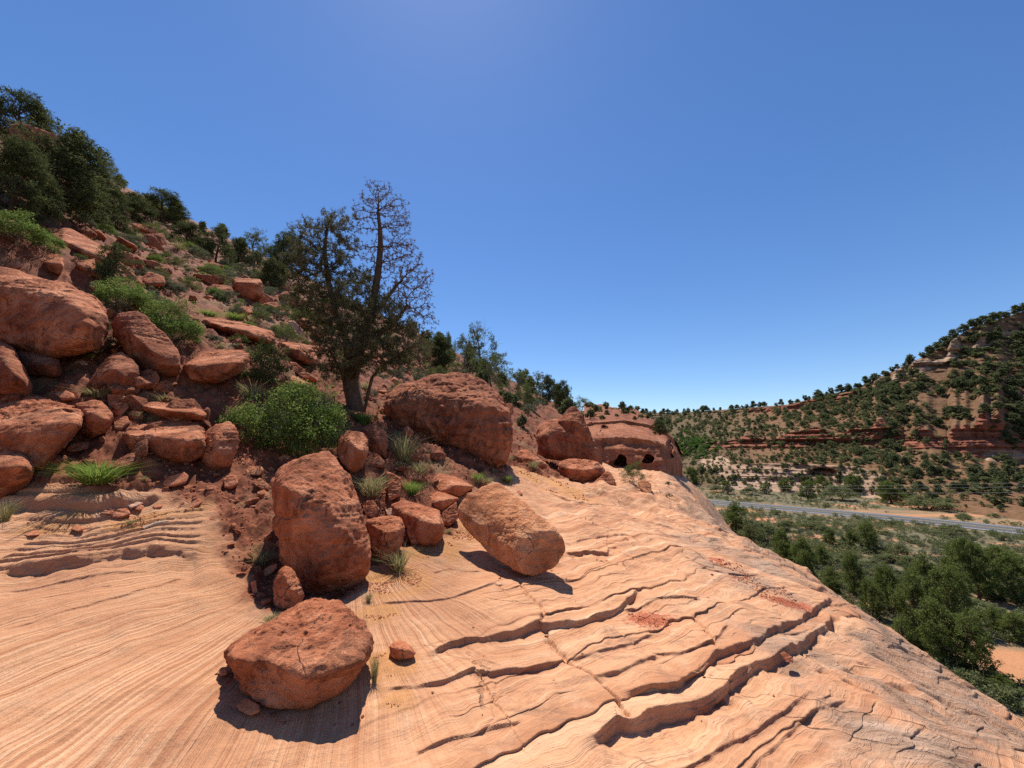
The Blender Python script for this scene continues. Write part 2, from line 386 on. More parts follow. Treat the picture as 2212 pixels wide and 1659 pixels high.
def terrain_detail(x, y, want_masks=False):
    """height to add to TB and the colour masks"""
    r = np.hypot(x, y); s, t = st(x, y); p2 = np.stack([x, y], -1)
    wob = fbm(p2 * 3.1, 3, 11)
    soil = np.where(s < -3.2, 1.0, 0.0)
    near = r < 26
    if near.any():
        sd, fr = polydist(x[near], y[near], SOILLINE)
        soil_n = 1 - sstep(-.16, .12, sd + .14 * wob[near])
        w = sstep(17, 24, r[near]); soil[near] = soil_n * (1 - w) + soil[near] * w
    rock = 1 - soil
    sand = blobs(x, y, SANDS) * sstep(-.6, .5, wob + .4)
    sand = np.clip(sand * 1.3, 0, 1)
    reds = blobs(x, y, REDS) * sstep(-.25, .35, fbm(p2 * 2.2, 3, 23))
    z = np.zeros(x.shape)
    # bare sandstone: broad swells, weathered dimples, small scarps along the bedding
    swell = .035 * fbm(p2 * .9, 3, 3) + .014 * fbm(p2 * 3.0, 3, 5)
    farw = sstep(3, 14, r)
    swell = swell * (1 + 3 * farw) + .25 * sstep(12, 30, r) * fbm(p2 * .22, 4, 8)
    cb = (x - _a[0]) * BN[0] + (y - _a[1]) * BN[1]
    wa, wb = fbm(p2 * .42, 3, 77), fbm(p2 * 1.9, 3, 78)
    bedc = cb + .17 * wa + .03 * wb + .02 * fbm(p2 * 6, 2, 79)
    zone = sstep(-2.2, -.8, s + .3 * wob)
    m1 = np.clip(fbm(p2 * .7, 3, 41) * 1.9 + .35, 0, 1); m2 = np.clip(fbm(p2 * 1.1 + 7, 3, 42) * 2.0 + .35, 0, 1)
    sc_ = 1 + 1.6 * sstep(5, 16, r)
    nr_ = 1 - sstep(6, 11, r); b1, s1 = terrace(bedc, .62, .014, .03); b2, s2 = terrace(bedc, 1.5, .042, .025); b3, s3 = terrace(bedc + .03 * wb, .21, .010, .08); b4, s4 = terrace(bedc + .03 * wb, .09, .008, .3)
    tz = zone * (m1 * (b1 * nr_ + b2 * (1 - nr_)) + m2 * b3 * sc_ + .5 * m1 * b4 * nr_)
    rk = rock * zone; shc = rk * (sstep(.15, .5, m1) * (s1 * nr_ + s2 * (1 - nr_)) + sstep(.2, .6, m2) * s3)
    dx = shc * BN[0]; dy = shc * BN[1]
    tz = tz + (1 - zone) * .004 * fbm(p2 * 5, 3, 44)
    strip = np.zeros(x.shape); nn = r < 12
    for L, wd, dd, aa in ((STRATA, .80, .13, .042), (SHELF, .7, .17, .05)):
        sdl, frl = polydist(x[nn], y[nn], L); ln = L[-1] - L[0]; ln = ln / np.linalg.norm(ln)
        k_ = sstep(-wd - .1, -wd + .05, sdl) * (1 - sstep(-.03, .02, sdl)) * sstep(0, .05, frl) * (1 - sstep(.90, 1, frl)) * (.75 + .4 * np.clip(wa[nn], -1, 1))
        q1, h1 = terrace(sdl + .012 * wb[nn] + .006 * fbm(p2[nn] * np.array([3.0, 9.0], np.float32), 3, 45), dd, aa, .32, .2); q2, h2 = terrace(sdl + .012 * wb[nn] + .05, dd * .41, aa * .3, .4)
        strip[nn] += k_ * (q1 + q2); dx[nn] += k_ * (h1 + h2) * ln[1]; dy[nn] -= k_ * (h1 + h2) * ln[0]
    swell += rock * tz
    strip_all = strip
    rills = ridged(np.stack([t * 2.6 + .6 * fbm(p2 * .8, 2, 4), s * .35], -1), 3, 51)
    swell += sstep(.6, 2.4, s) * (.022 + .05 * farw) * rills * (.5 + m2)
    pitm = sstep(.1, .5, fbm(p2 * 1.1, 2, 61)) * sstep(.4, 1.6, s)
    pits = np.clip(vnoise(p2 * np.array([9.0, 9.0], np.float32), 66) - .45, 0, 1)
    swell -= pitm * pits * .12
    z += rock * swell * (1 - .7 * sand) + strip_all
    # talus: lumpy soil with ragged ledges
    lump = .05 * fbm(p2 * 2.1, 4, 91) + .028 * fbm(p2 * 7.5, 3, 93) + .02 * np.clip(ridged(p2 * 11, 2, 95), 0, 1)
    lump = lump * (1 + 1.5 * farw) + sstep(9, 28, r) * (.5 * fbm(p2 * .16, 4, 98) + .35 * ridged(p2 * .33, 4, 99))
    h = (TB(x, y) if want_masks else 0) + .12 * t * 0
    z += soil * lump
    led = np.zeros(x.shape)
    if near.any():
        xn, yn, wn_ = x[near], y[near], wob[near]; zn = np.zeros(xn.shape); fn = np.zeros(xn.shape); dxn = np.zeros(xn.shape); dyn = np.zeros(xn.shape)
        hi = fbm(np.stack([xn, yn], -1) * 14, 3, 15); md = fbm(np.stack([xn, yn], -1) * 4.5, 3, 16)
        for L, hh, run in LL:
            if len(L) < 2: continue
            m = (xn > L[:, 0].min() - 1.6) & (xn < L[:, 0].max() + 1.6) & (yn > L[:, 1].min() - 1.6) & (yn < L[:, 1].max() + 1.6)
            if not m.any(): continue
            sd, fr, nx_, ny_ = polydist(xn[m], yn[m], L, True); dist = np.hypot(*L.mean(0))
            hh = hh * (.45 if hh > .115 else .36)
            sd = sd + (.004 * hi[m] + .020 * md[m]) * min(1, .3 + hh / .12)
            tap = sstep(0, .10, fr) * sstep(0, .10, 1 - fr) * np.clip(.9 + .5 * md[m], .3, 1.25)
            W = max(.035, .8 * hh) * max(1, dist / 5)
            prof = .5 * sstep(0, .45 * W, sd) + .2 * sstep(.5 * W, .7 * W, sd) + .3 * sstep(.75 * W, W, sd)
            zn[m] += tap * hh * (np.where(sd < 0, .35 * np.exp(sd / .25), .35 * np.exp(-sd / .08)) - prof * np.exp(-np.clip(sd - W, 0, None) / run))
            sh = np.interp(sd, [-5 * W, -W, 0, .45 * W, .5 * W, W, 2.2 * W, 6 * W], [0, .12 * W, .42 * W, .02 * W, .05 * W, -.42 * W, -.15 * W, 0]) * sstep(.25, .6, tap)
            dxn[m] += sh * nx_; dyn[m] += sh * ny_
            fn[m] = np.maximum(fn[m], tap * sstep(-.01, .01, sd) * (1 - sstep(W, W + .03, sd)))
        for L, hh in CC:
            sd, fr = polydist(xn, yn, L); tap = sstep(0, .1, fr) * sstep(0, .1, 1 - fr)
            zn -= tap * hh * np.exp(-((sd + .012 * hi) / .016) ** 2)
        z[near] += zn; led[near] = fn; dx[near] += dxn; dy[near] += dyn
    if not want_masks: return z
    grey = sstep(-.1, 1.7, s + .8 * fbm(p2 * .7, 3, 71)) * rock * sstep(-.5, .6, fbm(p2 * np.array([1.5, 1.5], np.float32), 4, 72) + .15)
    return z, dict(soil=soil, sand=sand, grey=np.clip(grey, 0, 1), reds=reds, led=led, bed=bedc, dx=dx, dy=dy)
def T(x, y):
    x = np.atleast_1d(np.asarray(x, float)); y = np.atleast_1d(np.asarray(y, float))
    return TB(x, y) + terrain_detail(x, y)

# ------------------------------------------------------------------ terrain mesh
def build_terrain():
    az = np.concatenate([np.linspace(-100, -59, 42, endpoint=False), np.linspace(-59, 59, 1150), np.linspace(59, 120, 42)[1:]])
    r = np.exp(np.concatenate([np.arange(math.log(.6), math.log(1.6), .012), np.arange(math.log(1.6), math.log(7), .0027), np.arange(math.log(7), math.log(14), .0045), np.arange(math.log(14), math.log(330), .008)]))
    A_, R_ = np.meshgrid(np.radians(az), r)
    x = (R_ * np.sin(A_)).ravel(); y = (R_ * np.cos(A_)).ravel()
    d, mk = terrain_detail(x, y, True)
    z = TB(x, y) + d; x0, y0 = x, y; x = x + mk.pop('dx'); y = y + mk.pop('dy')
    na, nr = len(az), len(r)
    i = np.arange(nr - 1)[:, None] * na + np.arange(na - 1)[None]
    q = np.stack([i, i + na, i + na + 1, i + 1], -1).reshape(-1, 4)[:, ::-1]
    me = mesh_np('terrain', np.stack([x, y, z], -1), q, [M['terrain']])
    # bedding coordinate: fan of laminae on the smooth slab, bands along the dome elsewhere
    h = hit(*Z7((1350, 300))); ang = np.arctan2(y - h[1] - .9, x - h[0] - .9)
    s, t = st(x, y); p2 = np.stack([x, y], -1)
    fan = 1 - sstep(-1.6, -.5, s + .3 * fbm(p2 * .8, 2, 5) + .18 * t)
    lam = (np.unwrap(ang) if False else np.where(ang > 0, ang - 2 * math.pi, ang)) * 3.2 + .028 * fbm(p2 * 1.1, 3, 6)
    attr(me, 'lam', lam); attr(me, 'fan', fan)
    for k, v in mk.items(): attr(me, k, v)
    o = link('terrain', me); tag(o, kind='structure'); return o

def terrain_material():
    t = NT('slickrock_and_talus'); co = t.coord('Object')
    soil, sand, grey, reds, led, bed, lam, fan = [t.attr(k) for k in ('soil', 'sand', 'grey', 'reds', 'led', 'bed', 'lam', 'fan')]
    nL = t.noise(co, .7, 5, .6, .5); nM = t.noise(co, 3.2, 7, .66, .3); nF = t.noise(co, 22, 7, .72); nG = t.noise(co, 110, 4, .7)
    lamn = t.mix(.35, t.noise(lam, 24, 4, .7, 0, '1D'), t.noise(lam, 6, 6, .8, 0, '1D'))
    bedn = t.noise(bed, 4.5, 6, .74, 0, '1D')
    # streaks down the dome
    sv_ = t.noise(t.mapv(co, (1.0, 7.0, 2.0), (0, 0, rad(-14))), 2.0, 7, .7, .6)
    lay = t.mix(fan, bedn, lamn)
    base = t.ramp(lay, [(.36, (.41, .175, .085)), (.46, (.545, .265, .135)), (.55, (.61, .325, .175)), (.66, (.71, .43, .255))])
    base = t.mix(t.math('MULTIPLY', t.fr(nL, .42, .64), .55), base, (.42, .185, .095))
    base = t.mix(t.math('MULTIPLY', t.fr(nM, .5, .75), .35), base, (.60, .35, .21))
    base = t.mix(t.math('MULTIPLY', t.fr(nF, .52, .75), .3), base, (.30, .13, .07))
    fine = t.noise(bed, 15, 6, .8, 0, '1D')
    ngrey = t.math('SUBTRACT', 1, t.math('MULTIPLY', grey, .85))
    base = t.mix(t.math('MULTIPLY', t.math('MULTIPLY', t.fr(fine, .52, .72), .35), ngrey), base, (.36, .155, .08))
    bst = t.math('MULTIPLY', t.fr(t.noise(t.mapv(co, (1.0, 2.2, 1.5), (0, 0, rad(38))), 1.7, 9, .78, .8), .52, .63), t.math('SUBTRACT', 1, fan))
    base = t.mix(t.math('MULTIPLY', bst, .6), base, (.27, .14, .085))
    stain = t.fr(t.noise(co, 1.15, 9, .74, 1.2), .52, .66)
    base = t.mix(t.math('MULTIPLY', stain, .38), base, (.33, .155, .085))
    dust = t.fr(t.noise(t.mapv(co, (1, 1, 1), (0, 0, 1)), 2.1, 8, .75, .5), .54, .7)
    base = t.mix(t.math('MULTIPLY', dust, .4), base, (.60, .38, .235))
    wv = t.node('ShaderNodeVectorMath', operation='ADD'); t.l.new(t.mapv(co, (.55, 1.15, .8), (0, 0, rad(35))), wv.inputs[0]); nv = t.node('ShaderNodeTexNoise'); t.set(nv.inputs['Vector'], co); nv.inputs['Scale'].default_value = 1.6; nv.inputs['Detail'].default_value = 5
    sc2 = t.node('ShaderNodeVectorMath', operation='SCALE'); t.l.new(nv.outputs['Color'], sc2.inputs[0]); sc2.inputs['Scale'].default_value = .22; t.l.new(sc2.outputs[0], wv.inputs[1])
    crk = t.voro(wv.outputs[0], 1.25, 'DISTANCE_TO_EDGE'); crm = t.math('MULTIPLY', t.math('SUBTRACT', 1, t.fr(crk, .002, .011)), t.math('MULTIPLY', t.math('SUBTRACT', 1, fan), t.fr(t.noise(co, .8, 3), .5, .62)))
    base = t.mix(t.math('MULTIPLY', crm, .8), base, (.17, .075, .04))
    gcol = t.ramp(sv_, [(.3, (.20, .115, .075)), (.5, (.36, .225, .15)), (.68, (.52, .35, .25))])
    gf = t.math('MULTIPLY', grey, t.fr(t.noise(co, 1.7, 7, .72, .6), .28, .56))
    base = t.mix(t.math('MULTIPLY', gf, .95), base, gcol)
    spots = t.math('MULTIPLY', t.math('MULTIPLY', grey, .8), t.fr(t.noise(t.mapv(co, (1, 2.4, 1), (0, 0, rad(-14))), 6, 7, .78), .53, .64))
    base = t.mix(spots, base, (.13, .085, .06))
    scol = t.mix(t.fr(nG, .4, .7), (.47, .215, .085), (.58, .30, .135))
    base = t.mix(t.fr(t.math('ADD', sand, t.math('MULTIPLY', t.math('SUBTRACT', nF, .5), .8)), .35, .75), base, scol)
    base = t.mix(t.fr(t.math('ADD', reds, t.math('MULTIPLY', t.math('SUBTRACT', nF, .5), 1.6)), .45, .7), base, (.36, .10, .05))
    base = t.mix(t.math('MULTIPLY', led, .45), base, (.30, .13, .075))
    so = t.ramp(nM, [(.3, (.10, .028, .013)), (.5, (.17, .05, .023)), (.72, (.29, .10, .048))])
    so = t.mix(t.math('MULTIPLY', t.fr(nF, .5, .7), .6), so, (.24, .08, .04))
    so = t.mix(t.math('MULTIPLY', t.fr(t.noise(co, .45, 6, .7), .5, .66), .55), so, (.19, .135, .065))
    col = t.mix(soil, base, so)
    rockw = t.math('SUBTRACT', 1, soil)
    b = t.bump(lay, t.math('MULTIPLY', rockw, .9), .045)
    b = t.bump(sv_, t.math('MULTIPLY', t.math('MULTIPLY', grey, rockw), .8), .06, b)
    b = t.bump(t.math('SUBTRACT', 1, crm), t.math('MULTIPLY', rockw, .9), .03, b)
    b = t.bump(fine, t.math('MULTIPLY', t.math('MULTIPLY', rockw, .35), ngrey), .02, b)
    b = t.bump(nM, .5, .07, b)
    b = t.bump(nF, t.math('ADD', .35, t.math('MULTIPLY', soil, .5)), .012, b)
    b = t.bump(nG, .25, .002, b)
    return t.done(col, b, .9)
M['terrain'] = terrain_material()

# ------------------------------------------------------------------ boulders
_ICO = {}
def ico(n):
    if n not in _ICO:
        bm = bmesh.new(); bmesh.ops.create_icosphere(bm, subdivisions=n, radius=1)
        V = np.array([v.co[:] for v in bm.verts]); V /= np.linalg.norm(V, axis=1)[:, None]
        Fc = np.array([[v.index for v in f.verts] for f in bm.faces]); bm.free(); _ICO[n] = (V, Fc)
    return _ICO[n]
def hull_planes(pts, c):
    bm = bmesh.new(); vs = [bm.verts.new(p) for p in pts]
    bmesh.ops.convex_hull(bm, input=vs); bmesh.ops.recalc_face_normals(bm, faces=bm.faces[:]); bm.normal_update()
    N, D, W = [], [], []
    for f in sorted(bm.faces, key=lambda f: -f.calc_area()):
        n = np.array(f.normal[:]); d = n @ (np.array(f.verts[0].co[:]) - c)
        if np.linalg.norm(n) < .5: continue
        if d < 0: n, d = -n, -d
        for k in range(len(N)):
            if N[k] @ n > .985: break
        else:
            N.append(n); D.append(max(d, 1e-3))
    bm.free(); return np.array(N), np.array(D)
def rock_mesh(name, pts, c, sub, p, mat, seed, rough=1.0, pit=0.0, strata=0.0, chip=12):
    dirs, Fc = ico(sub); N, D = hull_planes(pts, c)
    gc = np.random.default_rng(seed + 1); cn = gc.normal(size=(chip, 3)); cn /= np.linalg.norm(cn, axis=1)[:, None]
    cd = ((pts - c) @ cn.T).max(0) * gc.uniform(.86, .985, chip); N = np.concatenate([N, cn]); D = np.concatenate([D, cd])
    val = np.clip(dirs @ N.T, 0, None) / D
    r = ((val ** p).sum(1)) ** (-1.0 / p)
    V = dirs * r[:, None]
    size = float(np.mean(r)); q = V / size + seed * 3.17
    d = .03 * fbm(q * 1.3, 3, seed) + .034 * rough * fbm(q * 3.1, 4, seed + 5) + .02 * rough * ridged(q * 5.0, 3, seed + 9) - .03 * rough * np.clip(fbm(q * 2.3, 3, seed + 13) - .1, 0, 1)
    if pit:
        pm = sstep(-.15, .4, fbm(q * 1.1, 2, seed + 21) + .9 * (V[:, 2] / size - .05))
        d -= pit * pm * (.09 * np.clip(vnoise(q * 5.5, seed + 3) - .12, 0, 1) + .05 * np.clip(vnoise(q * 11, seed + 4) - .1, 0, 1))
    if strata:
        zz = V[:, 2] / size + .12 * fbm(q * .8, 2, seed + 2)
        d += strata * .04 * fbm(np.stack([zz * 7, q[:, 0] * .4], -1), 3, seed + 7)
    if sub >= 6: d += .016 * rough * fbm(q * 12, 4, seed + 11, .65) - .012 * rough * np.clip(vnoise(q * 8, seed + 15) - .2, 0, 1)
    V = V + dirs * (d * size)[:, None]
    return mesh_np(name, V, Fc, [mat])
ROCKN = [0]
def boulder(name, Z, out, label, front=(), base=None, Y=None, thick=None, mat='boulder_red', p=24, fwd=None, sub=None, rough=1.0, pit=0.35, strata=0.8, group=None, fd=.30, td=.55, cat='boulder', sink=.10, chip=12):
    ex = [q[2] if len(q) > 2 else None for q in out]
    o2 = np.array([Z(q) for q in out], float); o2 = o2[:, :2]; f2 = np.array([Z(q) for q in front], float).reshape(-1, 2)
    ub, vb = o2[np.argmax(o2[:, 1])]
    if base is not None: ub, vb = Z(base)
    if Y is None:
        h = hit(ub, vb); Y = h[1] if h is not None else 20.0
    w = np.ptp(o2[:, 0]) / F * Y; hgt = np.ptp(o2[:, 1]) / F * Y
    if thick is None: thick = .75 * min(w, hgt * 1.5)
    p = max(p, 20) * 2.0 if p > 10 else 22
    if fwd is None: fwd = .32 if Y > 5.2 else 0.0
    Y = Y - fwd * thick
    v0, v1 = o2[:, 1].min(), o2[:, 1].max()
    kk = np.clip((v1 - o2[:, 1]) / max(v1 - v0, 1), 0, 1)
    dy = thick * td * kk; dy = np.array([d_ if e_ is None else e_ for d_, e_ in zip(dy, ex)])
    pts = [P(a, b, Y + e) for (a, b), e in zip(o2, dy)]
    m2 = o2.mean(0)
    for (a, b), e, k in zip(o2, dy, kk):
        a2, b2 = m2 + (np.array([a, b]) - m2) * .82
        if ex[0] is None: pts.append(P(a2, b2, Y + thick * 1.0 + .1 * e))
        if k < .3: pts.append(P(a, b, Y + e + .15 * thick) + np.array([0, .05 * thick, -sink * hgt]))
    for a, b in f2: pts.append(P(a, b, Y - fd * thick + td * .5 * thick * np.clip((v1 - b) / (v1 - v0), 0, 1)))
    pts = np.array(pts); c = pts.mean(0)
    px = max(np.ptp(o2[:, 0]), np.ptp(o2[:, 1]))
    if sub is None: sub = 7 if px > 150 else 6 if px > 60 else 5 if px > 25 else 4
    ROCKN[0] += 1
    me = rock_mesh(name, pts * 1.0, c, sub, p, M[mat], 100 + ROCKN[0] * 7, rough, pit, strata, chip)
    o = link(name, me, c); tag(o, label, cat, group); return o
terrain = build_terrain()
TV = np.empty(len(terrain.data.vertices) * 3, np.float32); terrain.data.vertices.foreach_get('co', TV); TV = TV.reshape(-1, 3)
TSOIL = np.empty(len(TV), np.float32); terrain.data.attributes['soil'].data.foreach_get('value', TSOIL)

# ------------------------------------------------------------------ traced boulders
def BD(*a, **k): return boulder('boulder', *a, **k)
GB = 'boulders on the talus slope'
BD(ZF, [(1079,1043,.98),(1046,1045,.97),(1008,1062,.96),(988,1092,.95),(990,1122,.93),(1004,1142,.88),(1090,1062,1.05),(1112,1100,1.08),(1112,1190,.0),(1122,1164,.03),(1150,1149,.06),(1197,1147,.06),(1223,1159,.03),(1221,1194,.0),(1198,1225,-.02),(1150,1243,-.03),(1124,1238,-.02),(1060,1197,.46)],
   'tan barrel-shaped boulder lying on its side with a flat round end, on open slickrock', thick=1.1, mat='boulder_tan', p=21, chip=2, rough=.8, base=(1150,1238), sink=.0)
BD(Z7, [(1213,885),(1240,820),(1400,720),(1500,660),(1640,580),(1740,553),(1830,570),(1930,660),(2030,760),(2037,850),(2000,940),(1870,1080),(1650,1178),(1550,1180),(1400,1150),(1310,1080),(1232,960)],
   'flat-topped red boulder with rough upper face, nearest the camera beside the smooth slab',
   front=[(1235,890),(1400,935),(1600,975),(1730,1015),(1840,1010),(1975,930)], thick=.85, mat='boulder_red', p=22, td=.9, fd=.2, pit=.8, rough=1.1, base=(1600,1185), sink=.0)
BD(Z4, [(440,765),(490,672),(600,600),(700,566),(800,555),(905,592),(975,690),(1000,800),(1050,980),(1092,1100),(1127,1200),(1107,1310),(1000,1400),(820,1500),(680,1532),(620,1400),(540,1300),(500,1200),(480,1050),(460,900)],
   'tall upright red boulder with a pocked slanting top, standing beside the dark rubble gully',
   front=[(540,800),(660,860),(800,900),(880,980),(930,1130),(950,1250),(800,1350)], thick=.95, chip=4, p=16, td=.65, fd=.3, pit=.5, rough=.9, base=(700,1530))
BD(Z4, [(468,1420),(520,1322),(570,1320),(630,1400),(682,1540),(620,1620),(500,1640),(465,1560)], 'small upright wedge of rock leaning against the foot of the tall boulder', front=[(540,1400),(580,1500)], base=(560,1640))
BD(Z2, [(-160,130),(0,128),(170,195),(420,250),(600,330),(738,410),(748,500),(700,600),(640,670),(450,705),(330,722),(150,660),(0,600),(-160,580)],
   'huge overhanging boulder on the upper left slope, largest of the pile', front=[(-100,250),(0,265),(300,300),(540,400),(620,520),(600,620)], thick=1.7, p=16, td=.8, fd=.15, pit=.4, base=(330,745))
BD(Z2, [(745,520),(790,460),(900,432),(960,450),(1020,520),(1100,600),(1200,690),(1242,760),(1230,830),(1130,872),(1050,850),(900,750),(850,690),(760,600)],
   'long dark slab of rock leaning down to the right beside the huge overhanging boulder', front=[(880,580),(1000,700),(1100,800)], thick=.7, mat='boulder_dark')
BD(Z2, [(605,920),(650,830),(740,740),(820,716),(880,750),(957,830),(930,890),(830,987),(720,975),(620,945)], 'dark pointed boulder in front of the leaning slab', front=[(760,830),(860,850)], mat='boulder_dark', p=14)
BD(Z2, [(940,850),(1000,830),(1060,850),(1082,900),(1040,950),(960,962)], 'small round dark rock tucked under the end of the leaning slab', mat='boulder_dark')
BD(Z2, [(1235,800),(1300,740),(1400,700),(1600,690),(1692,720),(1680,780),(1600,850),(1450,912),(1280,905)], 'broad low boulder with a smooth sunlit top left of the thin grey-green shrub', front=[(1260,810),(1450,820),(1600,790)], thick=1.2, td=.9)
BD(Z2, [(-120,640),(0,630),(90,680),(150,800),(207,910),(172,992),(50,1002),(-120,992)], 'shaded boulder under the left end of the huge overhanging boulder', front=[(40,800),(130,900)], mat='boulder_dark', thick=.9)
BD(Z2, [(105,700),(330,720),(400,760),(407,840),(370,882),(200,862),(130,800)], 'shaded block wedged beneath the huge overhanging boulder', front=[(250,790),(370,800)], mat='boulder_dark', thick=.8)
BD(Z2, [(-120,1000),(0,998),(230,1000),(420,1050),(560,1120),(557,1190),(480,1250),(400,1340),(240,1480),(130,1455),(-120,1400)],
   'large boulder with a honeycombed pitted top at the left, above the foreground slab', front=[(-60,1220),(100,1260),(260,1275),(440,1245),(540,1180)], thick=1.3, td=.95, fd=.15, pit=2.2, rough=1.3, p=18, base=(150,1480))
BD(Z2, [(505,1060),(600,1030),(690,1050),(760,1130),(767,1180),(720,1230),(600,1282),(540,1232)], 'rounded red boulder right behind the pitted boulder', front=[(600,1130),(700,1160)])
BD(Z2, [(880,1052),(1000,1028),(1150,1040),(1300,1080),(1402,1130),(1380,1162),(1150,1164),(940,1112)], 'thin flat slab of rock resting above the long boulder', front=[(1000,1090),(1250,1130)], thick=.8, td=.9)
BD(Z2, [(785,1290),(870,1190),(1000,1168),(1200,1168),(1340,1200),(1397,1260),(1380,1380),(1250,1442),(1050,1422),(880,1382)], 'long low red boulder with a sunlit top, left of the green bush', front=[(830,1290),(950,1265),(1150,1310),(1340,1310)], thick=1.1, td=.8, fd=.2, p=16)
BD(Z2, [(1370,1330),(1390,1270),(1450,1200),(1560,1178),(1612,1250),(1602,1380),(1550,1482),(1450,1502),(1380,1472),(1350,1420)], 'round orange-bottomed boulder under the left side of the green bush', front=[(1450,1300),(1480,1420)], p=9)
BD(Z2, [(-160,1300),(0,1303),(120,1328),(200,1400),(234,1480),(226,1560),(150,1622),(0,1690),(-160,1700)], 'boulder cut off by the left edge just above the foreground slab', front=[(-40,1500),(100,1500),(190,1500)], thick=.9, pit=.4)
BD(Z2, [(735,1110),(722,1000),(840,998),(872,1090),(810,1150)], 'blocky rock between the rounded boulder and the flat slab', thick=.4)
BD(Z2, [(770,1170),(800,1145),(860,1150),(880,1195),(810,1242),(765,1235)], 'small rock wedged at the left end of the long low boulder', thick=.4)
BD(Z2, [(210,62),(280,33),(420,68),(442,130),(402,187),(320,172),(220,122)], 'rounded boulder behind the huge overhanging one, in shade below the bright green bush', front=[(300,110),(410,130)])
BD(Z2, [(430,50),(640,88),(655,200),(440,192)], 'square-ended boulder just left of the young pine', front=[(540,130)], thick=1.2)
BD(Z2, [(-60,52),(0,50),(130,90),(142,130),(100,157),(-60,140)], 'small pale-topped boulder at the left edge above the huge one', thick=.7)
BD(Z2, [(500,222),(600,213),(730,270),(700,325),(600,302),(520,262)], 'low sunlit boulder at the right end of the huge one', front=[(600,270)])
BD(Z1, [(310,1290),(430,1252),(560,1310),(700,1390),(720,1480),(640,1490),(440,1425),(380,1320)], 'large tilted slab of bedrock below the big juniper', front=[(420,1350),(600,1430)], thick=2.2, td=1.0, strata=.6)
BD(Z1, [(-60,1060),(0,1060),(120,1110),(215,1170),(120,1195),(-60,1160)], 'sloping ledge of rock at the left edge under the big juniper', thick=1.5)
BD(Z2, [(800,95),(860,150),(960,240),(965,258),(880,250),(815,150)], 'narrow tilted slab right of the young pine', thick=1.0)
BD(Z2, [(955,222),(1000,168),(1110,210),(1112,260),(1000,265)], 'low boulder above the pair of green shrubs', thick=1.0)
BD(Z2, [(1385,282),(1450,258),(1572,273),(1577,340),(1490,362),(1400,312)], 'wedge-shaped boulder left of the square block on the mid slope', front=[(1480,300)], p=20)
BD(Z2, [(1558,213),(1755,225),(1777,350),(1640,355),(1572,292)], 'large square-cut block of rock on the mid slope', front=[(1570,240),(1755,255)], thick=2.0, p=26, rough=.6)
BD(Z2, [(1790,322),(1900,340),(2030,430),(2000,452),(1860,412),(1800,382)], 'long tilted slab lying downhill of the square block', front=[(1850,370)], thick=1.2, p=18)
BD(Z2, [(1830,412),(1936,422),(1995,480),(1960,505),(1850,482)], 'rounded boulder below the tilted slab on the mid slope', thick=1.2)
BD(Z2, [(1640,432),(1690,398),(1712,450),(1680,472)], 'small rounded rock among grasses on the mid slope', thick=.6)
BD(Z3, [(560,1062),(605,1060),(672,1130),(672,1182),(600,1142)], 'pale bleached rock at the left edge of the pine crown', mat='stone_pale', thick=.6)
BD(Z2, [(1300,450),(1500,498),(1850,575),(1860,640),(1700,642),(1400,562),(1300,505)], 'long dark red layered ledge across the slope left of the pine', front=[(1450,530),(1700,600)], thick=2.6, strata=2.0, p=20, td=.7)
BD(Z3, [(480,1200),(620,1205),(765,1232),(752,1345),(700,1352),(500,1292)], 'thick dark red ledge end just left of the pine trunk', front=[(620,1260)], thick=2.2, strata=1.6, p=20)
BD(Z3, [(572,1332),(610,1338),(762,1460),(700,1465),(590,1392)], 'narrow slab tilted downhill behind the green bush', thick=.7)
BD(Z3, [(430,1370),(620,1440),(760,1500),(700,1520),(480,1470)], 'pale sloping rock sheet behind the green bush', thick=1.0, mat='boulder_tan', td=1.2)
BD(Z4, [(1085,1020),(1200,993),(1330,1000),(1352,1050),(1347,1170),(1290,1242),(1190,1292),(1140,1242),(1105,1130)], 'squarish mottled boulder right of the tall upright boulder', front=[(1200,1100),(1300,1100)], p=14)
BD(Z4, [(1230,902),(1340,880),(1450,930),(1580,948),(1612,1010),(1622,1100),(1560,1182),(1460,1182),(1420,1062),(1330,962)], 'lumpy boulder with a round knobbed end facing the open slickrock', front=[(1500,1040),(1600,1060)], p=10, thick=.8, td=.9)
BD(Z4, [(1365,1040),(1425,1080),(1452,1170),(1400,1185),(1370,1120)], 'thin upright sliver of rock between two boulders above the sandy patch', thick=.2)
BD(Z4, [(1090,890),(1140,888),(1182,950),(1150,1002),(1090,992),(1068,930)], 'small knobbly rock above the mottled squarish boulder', thick=.25)
BD(Z4, [(1218,952),(1270,938),(1297,980),(1240,997)], 'fist-shaped pale pebble-like rock between the boulders', mat='stone_pale', thick=.2)
BD(Z4, [(900,480),(970,408),(1060,420),(1107,480),(1102,600),(1060,652),(990,692),(900,602)], 'boulder behind the top of the tall upright boulder', front=[(1000,520),(1060,560)], thick=.8)
BD(Z4, [(1060,400),(1150,363),(1222,420),(1242,500),(1222,592),(1110,562)], 'dark boulder in shade at the foot of the pine', front=[(1150,470)], mat='boulder_dark')
BD(Z4, [(1100,562),(1160,570),(1222,632),(1200,662),(1100,655)], 'small smooth rock below the dark boulder at the foot of the pine', thick=.5)
BD(Z4, [(1230,692),(1330,738),(1312,852),(1240,892)], 'greyish rock left of the small bright green clump', thick=.5)
BD(Z4, [(1310,682),(1400,658),(1472,700),(1462,752),(1340,742)], 'greyish flat rock behind the small bright green clump', thick=.6)
BD(Z4, [(1530,762),(1560,700),(1700,728),(1822,800),(1720,852),(1600,852)], 'low boulder half buried above the barrel-shaped boulder', front=[(1700,790)], thick=1.0, td=.9)
